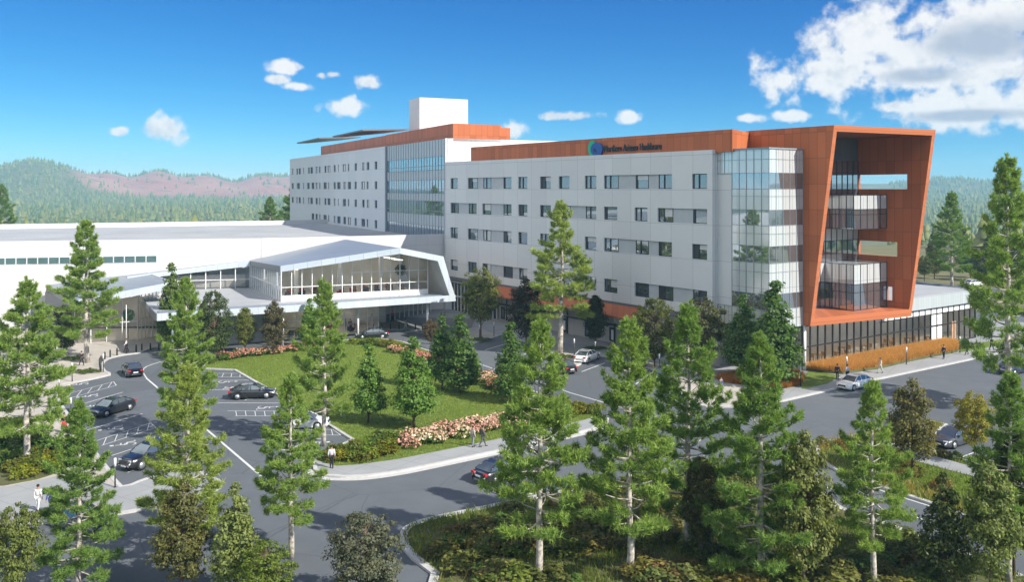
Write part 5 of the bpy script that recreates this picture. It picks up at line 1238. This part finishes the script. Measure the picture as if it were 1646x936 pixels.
    if skirt:
        k = MB(); k.tube([(0, 0, 1.0), (0, 0, .8), (0, 0, .52)], [.15, .2, .25], 14); link('skirt', k.mesh('skirt', M['cloth']), root)
    else: link('trousers', trou, root)
    link('hair', hair, root)
    for s in ('l', 'r'):
        a, b = Vector(J['an'+s][:3]), Vector(J['to'+s][:3]); k = MB(); k.tube([a+Vector((-.04, 0, -.05)), (a+b)/2+Vector((0, 0, -.01)), b+Vector((.04, 0, 0))], [.042, .046, .03], 8); link('shoe', k.mesh('shoe', M['cloth']), root)
    return root
PT = {'stand': make_person(.06, .04), 'walk': make_person(.27, .24), 'walk2': make_person(-.25, -.22), 'skirt': make_person(.12, .1, True), 'carry': make_person(.08, .05, False, True)}
pused = set()
def person(pose, u, v, head, shirt, bottom, label, hair=(.02, .015, .01), skin=(.42, .25, .17), z=.13, sc=1.0, group=None):
    o = PT[pose] if pose not in pused else copy_tree(PT[pose]); pused.add(pose)
    x, y = G(u, v, z); o.location = (x, y, z); o.rotation_euler = (0, 0, R(head)); o.scale = (sc,)*3
    for c in children(o):
        n = c.name.split('.')[0]; c.color = (*{'body': skin, 'shirt': shirt, 'trousers': bottom, 'skirt': bottom, 'hair': hair, 'shoe': (.02, .02, .02)}[n], 1)
    tag(o, label, 'person', group); return o
W_ = (.75, .75, .74); K_ = (.015, .015, .018); N_ = (.03, .04, .08); R_ = (.55, .04, .05); T_ = (.30, .22, .15); B_ = (.05, .09, .25); GY_ = (.25, .26, .27)
person('walk', 131, 588, 150, K_, K_, 'person all in black walking on the entrance plaza by the tall pine')
person('stand', 88, 566, -60, (.55, .14, .05), (.12, .06, .05), 'person in an orange top under the dark tree by the entrance hall')
person('walk2', 106, 569, 20, W_, GY_, 'person in a white top near the left end of the entrance hall')
person('walk2', 203, 566, 200, W_, (.20, .03, .04), 'person in a white top and dark red trousers walking beside the bollards')
person('stand', 256, 556, -90, K_, W_, 'person in a black top standing under the left canopy tip')
person('skirt', 103, 696, -100, K_, R_, 'person in a black top and red skirt on the walk along the striped bays')
person('stand', 61, 822, 80, W_, W_, 'person in white with black hair on the near left plaza')
person('walk', 82, 826, 60, B_, B_, 'person in blue partly behind the near left corner pine')
person('stand', 533, 753, 95, (.62, .62, .66), K_, 'person in a pale shirt and dark trousers at the left end of the front walk')
person('stand', 760, 719, 40, (.45, .42, .36), GY_, 'person in a tan jacket, left of the pair on the front walk')
person('walk', 776, 718.5, 15, (.10, .10, .11), (.10, .10, .11), 'person in a dark suit striding, right of the pair on the front walk')
person('stand', 555, 532, -40, GY_, GY_, 'person in grey standing left of the black car under the canopy')
person('skirt', 563, 531.5, -80, K_, R_, 'person in a black top and red skirt just left of the car under the canopy')
person('walk', 583, 516.5, 200, K_, K_, 'person in black walking near the canopy column')
person('stand', 598, 523.5, -80, W_, W_, 'person all in white under the canopy behind the black car')
person('carry', 631, 517.5, -20, R_, K_, 'person in a red top and black trousers under the right part of the canopy')
person('walk2', 652, 531, 20, (.55, .50, .44), (.50, .47, .42), 'person in beige walking near the right bollards')
person('stand', 709, 521, 0, K_, K_, 'person in black near the glazed link, left of two')
person('stand', 715, 520, 180, N_, K_, 'person in navy near the glazed link, right of two')
person('stand', 845, 533, -60, W_, K_, 'person in a white top before the grey base wall')
person('walk', 981, 568, 180, K_, K_, 'person in black on the shaded paving before the grey base wall')
person('stand', 1143, 590, 200, W_, GY_, 'person in a white top at the entry under the glass corner')
person('stand', 1159, 633, -70, B_, (.10, .13, .28), 'person in blue on the paving near the left ornamental grass')
person('stand', 1346, 610.5, 60, (.06, .035, .03), (.05, .035, .03), 'person in dark brown, left of the pair near the white sedan')
person('stand', 1362, 611.5, 110, (.5, .5, .58), K_, 'person in a pale shirt, right of the pair near the white sedan')
person('walk2', 1415, 600, 200, (.66, .64, .60), (.5, .52, .42), 'person in cream clothes walking beside the long ornamental grass bed')
person('carry', 1517, 577, 210, N_, K_, 'person in navy at the right part of the long ornamental grass bed')
person('walk', 1554, 570.5, 190, W_, K_, 'person in a white shirt and dark trousers at the end of the ornamental grass bed')
person('walk2', 1594, 563.5, 20, K_, K_, 'person in black partly behind the low boughs of the tallest pine')
person('walk', 1633, 557, 20, B_, N_, 'person in blue on the walk at the far right edge')
# ================================================================ lamps, bollards, signs
def make_post(h=2.1):
    r = thing('path_light', 'path light', 'path light'); p = MB(); p.tube([(0, 0, 0), (0, 0, h*.72)], .055, 8); p.tube([(0, 0, 0), (0, 0, .03)], .11, 8); p.build('post', M['postblack'], r)
    l = MB(); l.tube([(0, 0, h*.72), (0, 0, h)], .085, 10); l.build('lamp_head', M['lamphead'], r); return r
post0 = make_post(); first = True
for u, v, lab in [(116, 614, 'path light on the entrance plaza next to the tall pine'), (95, 640, 'path light at the top of the striped bays'), (114, 676, 'path light on the walk beside the parked black sedan'), (185, 784, 'path light at the end of the walk by the black sport utility car'), (166, 598, 'path light at the curve of the bollards'),
                  (794, 541, 'path light at the tip of the paving right of the round olive tree'), (771, 546, 'path light beside the round olive tree trunk'), (855, 553, 'path light before the dark brown leaved tree'), (886, 560, 'path light left of the tall pale trunked pine'), (923, 571, 'path light behind the white parked sedan, left of two'), (957, 576, 'path light behind the white parked sedan, right of two'), (1060, 598, 'path light at the stall corner behind the foreground pines'),
                  (1287, 621, 'path light at the left lawn corner below the column'), (1361, 603, 'path light behind the pair of people at the ornamental grass'), (1457, 586, 'path light in the middle of the ornamental grass edge'), (1543, 567, 'path light at the right end of the ornamental grass'), (1003, 586, 'path light at the front of the dark bay'), (710, 534, 'path light near the canopy column')]:
    o = post0 if first else copy_tree(post0); first = False
    x, y = G(u, v, .13); o.location = (x, y, .12); tag(o, lab, 'path light', 'slim path lights with white heads')
bm0 = None
def make_bollard():
    m = MB(); m.tube([(0, 0, 0), (0, 0, .85), (0, 0, .95)], [.10, .10, .06], 10); return m.build('bollard', M['postblack'])
bl0 = make_bollard(); first = True
def bollards(pts, n, lab, grp):
    global first
    P = [Vector(G(*p, .13)) for p in pts]; seg = [(b-a).length for a, b in zip(P, P[1:])]; tot = sum(seg)
    for i in range(n):
        d = tot*i/(n-1); k = 0
        while k < len(seg)-1 and d > seg[k]: d -= seg[k]; k += 1
        p = P[k].lerp(P[k+1], min(1, d/seg[k])); o = bl0 if first else bl0.copy()
        if not first: COL.objects.link(o)
        first = False; o.location = (p.x, p.y, .12); tag(o, lab, 'bollard', grp)
bollards([(162, 598), (160, 587), (168, 578), (182, 572.5), (200, 569), (219, 566)], 11, 'short black bollard in the curved row round the entrance plaza', 'bollards round the entrance plaza')
bollards([(228, 564), (262, 562), (303, 558), (346, 554.5), (404, 549), (463, 543), (520, 537.5)], 25, 'short black bollard in the long row before the canopy wall', 'bollards before the canopy wall')
bollards([(600, 530.5), (640, 529.5), (672, 530.5), (700, 534)], 9, 'short black bollard in the row behind the black car under the canopy', 'bollards under the right of the canopy')
t = thing('plaza_pole', 'tall thin pale pole beside the glass entrance hall', 'pole', G3(203, 563))
q = MB(); q.tube([(0, 0, 0), (0, 0, 6)], .05, 8); q.build('shaft', M['alum'], t)
for lab, (x, y, z), col, s in (('bright green ball topiary inside the entrance hall', (*G(206, 547), .17), (.02, .22, .01), 1.0), ('round indoor tree behind the upper right lobby glazing', (*L2W(35.5, 7.5), 5.7), (.06, .06, .03), .95)):
    t = thing('indoor_tree', lab, 'tree', (x, y, z)); q = MB(); q.tube([(0, 0, 0), (0, 0, 3.0)], .05, 6); q.build('trunk', M['barkbrown'], t)
    rs = np.random.RandomState(5); q4 = []
    for _ in range(420):
        d = rv(rs); p = np.array((0, 0, 3.4))+d*.95*rs.uniform(.7, 1); a = np.cross(d, rv(rs)); a /= np.linalg.norm(a); b = np.cross(d, a); q4.append((p-a*.14, p+b*.1, p+a*.14, p-b*.1))
    c = link('crown', quad_cloud('ball_crown', q4, M['leaves']), t); c.color = (*col, 1)
t = thing('street_lamp', 'small white bracket lamp on the grey wall by the white column', 'lamp', (*A2W(69.2, 6.2), 0), azA)
q = MB(); q.tube([(0, -.1, 3.9), (0, -1.0, 3.95)], .04, 6); q.build('bracket', M['alum'], t)
q = MB(); q.ball((0, -1.1, 3.85), .34, 10, 6, sz=.4); q.build('lamp_head', M['lamphead'], t)
t = thing('sign_board', 'small pale sign board on the base wall below the terracotta soffit', 'sign', (*A2W(LA.x(998, .9), .9), 0), azA)
q = MB(); q.box(-1.4, 1.4, -.05, .05, 3.0, 3.7); q.build('board', M['beige'], t)
# ================================================================ light, sky, air, camera
ELEV = 37.0; SAZ = math.degrees(math.atan2(.83, -.55))       # bearing of the sun, clockwise from straight ahead
S = Vector((math.sin(R(SAZ))*math.cos(R(ELEV)), math.cos(R(SAZ))*math.cos(R(ELEV)), math.sin(R(ELEV))))
sl = bpy.data.lights.new('sun', 'SUN'); sl.energy = SUN_E; sl.angle = R(.5); sl.color = (1.0, .945, .86)
so = bpy.data.objects.new('sun', sl); COL.objects.link(so); so.rotation_euler = (-S).to_track_quat('-Z', 'Y').to_euler(); so.location = (60, -40, 80)
w = bpy.data.worlds.new('World'); scene.world = w; w.use_nodes = True; T_w = w.node_tree; T_w.nodes.clear()
class WT(NT):
    def __init__(s, tree): s.t = tree; s.n = tree.nodes
wt = WT(T_w)
sky = wt.node('TexSky', sky_type='NISHITA'); sky.sun_disc = False; sky.sun_elevation = R(ELEV); sky.sun_rotation = R(SAZ)
sky.altitude = 1500; sky.air_density = SKY_AIR; sky.dust_density = SKY_DUST; sky.ozone_density = SKY_OZ
EXF = 2**EXPO; sc_ = wt.node('SeparateColor'); wt.lk(sky.outputs[0], sc_.inputs[0]); hs = wt.node('CombineColor')
for i_, (g_, a_) in enumerate(((2.3, .0125), (1.30, .0705), (.80, .188))):      # deeper, clearer blue than the raw sky model
    wt.lk(wt.math('MULTIPLY', wt.math('POWER', sc_.outputs[i_], g_), a_/EXF/SKY_STR), hs.inputs[i_])
tc = wt.node('TexCoord'); sp = wt.node('SeparateXYZ'); nv = wt.node('VectorMath', operation='NORMALIZE'); wt.lk(tc.outputs['Generated'], nv.inputs[0]); wt.lk(nv.outputs[0], sp.inputs[0])
az = wt.math('ARCTAN2', sp.outputs[0], sp.outputs[1]); el = wt.math('ARCSINE', sp.outputs[2])
cb = wt.node('CombineXYZ'); wt.lk(az, cb.inputs[0]); wt.lk(el, cb.inputs[1])
def ae(u, v):
    a = math.atan((u-CU)/FPX); return a, math.atan((HV-v)/FPX*math.cos(a))
FILL_BANKS = [(-80, 24, 30, 13), (-112, 32, 34, 22), (-150, 36, 34, 20), (165, 42, 38, 20), (-100, 58, 50, 14), (-58, 44, 20, 9), (115, 22, 22, 9), (60, 48, 24, 10)]   # unseen cloud banks added for neutral fill light: bearing, height, half sizes in degrees
def blobs(lst, deg=False):
    out = None
    for u, v, ru, rv_ in lst:
        a, e = (R(u), R(v)) if deg else ae(u, v); k = 1 if deg else math.cos(a)
        if deg: ru, rv_ = R(ru)*FPX, R(rv_)*FPX
        s = wt.node('VectorMath', operation='SUBTRACT'); wt.lk(cb.outputs[0], s.inputs[0]); s.inputs[1].default_value = (a, e, 0)
        m = wt.node('VectorMath', operation='MULTIPLY'); wt.lk(s.outputs[0], m.inputs[0]); m.inputs[1].default_value = (FPX/(ru*k*k), FPX/(rv_*k), 0)
        l = wt.node('VectorMath', operation='LENGTH'); wt.lk(m.outputs[0], l.inputs[0])
        out = l.outputs['Value'] if out is None else wt.math('SMOOTH_MIN', out, l.outputs['Value'], .25)
    return out
CL = [(462, 108, 30, 13), (448, 127, 22, 8), (480, 138, 26, 8), (516, 121, 11, 6), (535, 120, 14, 6), (589, 132, 20, 11), (556, 171, 42, 15), (266, 211, 34, 20), (190, 211, 15, 8), (830, 205, 24, 15), (908, 187, 56, 8), (1012, 188, 20, 12),
      (1405, 58, 95, 62), (1325, 72, 50, 48), (1250, 128, 46, 32), (1330, 112, 105, 44), (1470, 100, 95, 60), (1580, 50, 160, 78), (1650, 25, 120, 80), (1560, 168, 175, 38), (1660, 150, 100, 50), (1435, 172, 36, 12), (1272, 186, 28, 9), (1205, 190, 24, 7), (1600, 115, 110, 26), (1500, 130, 90, 18)]
n1 = wt.node('TexNoise'); n1.inputs['Scale'].default_value = 22; n1.inputs['Detail'].default_value = 7; n1.inputs['Roughness'].default_value = .62; wt.lk(nv.outputs[0], n1.inputs['Vector'])
ofs = wt.node('VectorMath', operation='ADD'); wt.lk(nv.outputs[0], ofs.inputs[0]); ofs.inputs[1].default_value = (.010, 0, .016)
n3 = wt.node('TexNoise'); n3.inputs['Scale'].default_value = 22; n3.inputs['Detail'].default_value = 5; n3.inputs['Roughness'].default_value = .6; wt.lk(ofs.outputs[0], n3.inputs['Vector'])
n2 = wt.node('TexNoise'); n2.inputs['Scale'].default_value = 60; n2.inputs['Detail'].default_value = 5; wt.lk(nv.outputs[0], n2.inputs['Vector'])
nn = wt.math('ADD', wt.math('MULTIPLY', wt.math('SUBTRACT', n1.outputs['Fac'], .5), 2.4), wt.math('MULTIPLY', wt.math('SUBTRACT', n2.outputs['Fac'], .5), 1.7))
d = wt.math('ADD', wt.math('SUBTRACT', 1.08, wt.math('MINIMUM', blobs(CL), blobs(FILL_BANKS, True))), nn)                    # >0 inside a cloud
mr = wt.node('MapRange', interpolation_type='SMOOTHSTEP'); wt.lk(d, mr.inputs[0]); mr.inputs[1].default_value = -.12; mr.inputs[2].default_value = .62
dg_ = wt.math('SUBTRACT', 1.15, blobs([(1585, 62, 130, 40), (1480, 120, 70, 16), (1560, 185, 120, 12)]))
gm = wt.node('MapRange', interpolation_type='SMOOTHSTEP'); wt.lk(wt.math('ADD', dg_, wt.math('MULTIPLY', wt.math('SUBTRACT', n1.outputs['Fac'], .5), 1.2)), gm.inputs[0]); gm.inputs[1].default_value = 0; gm.inputs[2].default_value = .8
st_ = SKY_STR
ccol = wt.mix(gm.outputs[0], tuple(x/st_/EXF for x in (1.0, .99, .99)), tuple(x/st_/EXF for x in (.50, .56, .68)))
rel = wt.node('MapRange', interpolation_type='SMOOTHSTEP'); wt.lk(wt.math('SUBTRACT', n3.outputs['Fac'], n1.outputs['Fac']), rel.inputs[0]); rel.inputs[1].default_value = -.02; rel.inputs[2].default_value = .16
ccol = wt.mix(wt.math('MULTIPLY', rel.outputs[0], .6), ccol, tuple(x/st_/EXF for x in (.62, .68, .78)))       # billows turned from the sun
far = wt.math('GREATER_THAN', wt.math('ABSOLUTE', az), .62)      # the added fill banks out of view are set brighter
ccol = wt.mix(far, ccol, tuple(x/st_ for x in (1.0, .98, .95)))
mx = wt.mix(wt.math('MULTIPLY', mr.outputs[0], .97), hs.outputs[0], ccol)
mg = T_w.nodes[-1] if False else None
bg = wt.node('Background'); wt.lk(mx, bg.inputs[0]); bg.inputs[1].default_value = st_
wo = wt.node('OutputWorld'); wt.lk(bg.outputs[0], wo.inputs[0])
for n in T_w.nodes:
    if n.bl_idname == 'ShaderNodeMix': n.clamp_result = False; n.clamp_factor = True
# air
hm = bpy.data.materials.new('air'); hm.use_nodes = True; hm.node_tree.nodes.clear()
o_ = hm.node_tree.nodes.new('ShaderNodeOutputMaterial'); v_ = hm.node_tree.nodes.new('ShaderNodeVolumePrincipled'); hm.node_tree.links.new(v_.outputs[0], o_.inputs['Volume'])
v_.inputs['Density'].default_value = HAZE; v_.inputs['Color'].default_value = (.40, .80, 1.0, 1); v_.inputs['Anisotropy'].default_value = 0.0
if HAZE > 0:
    hz_ = MB(); hz_.box(-3700, 3700, -3700, 3700, -75, 128); tag(hz_.build('haze', hm), kind='stuff')
cam = bpy.data.cameras.new('camera'); co = bpy.data.objects.new('camera', cam); COL.objects.link(co)
cam.sensor_fit = 'HORIZONTAL'; cam.sensor_width = 36; cam.lens = 36*FPX/1646; cam.shift_y = -(468-HV)/1646; cam.clip_start = .5; cam.clip_end = 20000
co.location = (0, 0, EYE); co.rotation_euler = (R(90), 0, 0); scene.camera = co
vs = scene.view_settings; vs.view_transform = 'Standard'; vs.look = 'None'; vs.exposure = EXPO; vs.gamma = 1; vs.use_curve_mapping = False
scene.cycles.max_bounces = 8; scene.cycles.diffuse_bounces = 3; scene.cycles.glossy_bounces = 3; scene.cycles.transmission_bounces = 4; scene.cycles.transparent_max_bounces = 10; scene.cycles.volume_bounces = 0
scene.cycles.use_denoising = True; scene.cycles.sample_clamp_indirect = 6
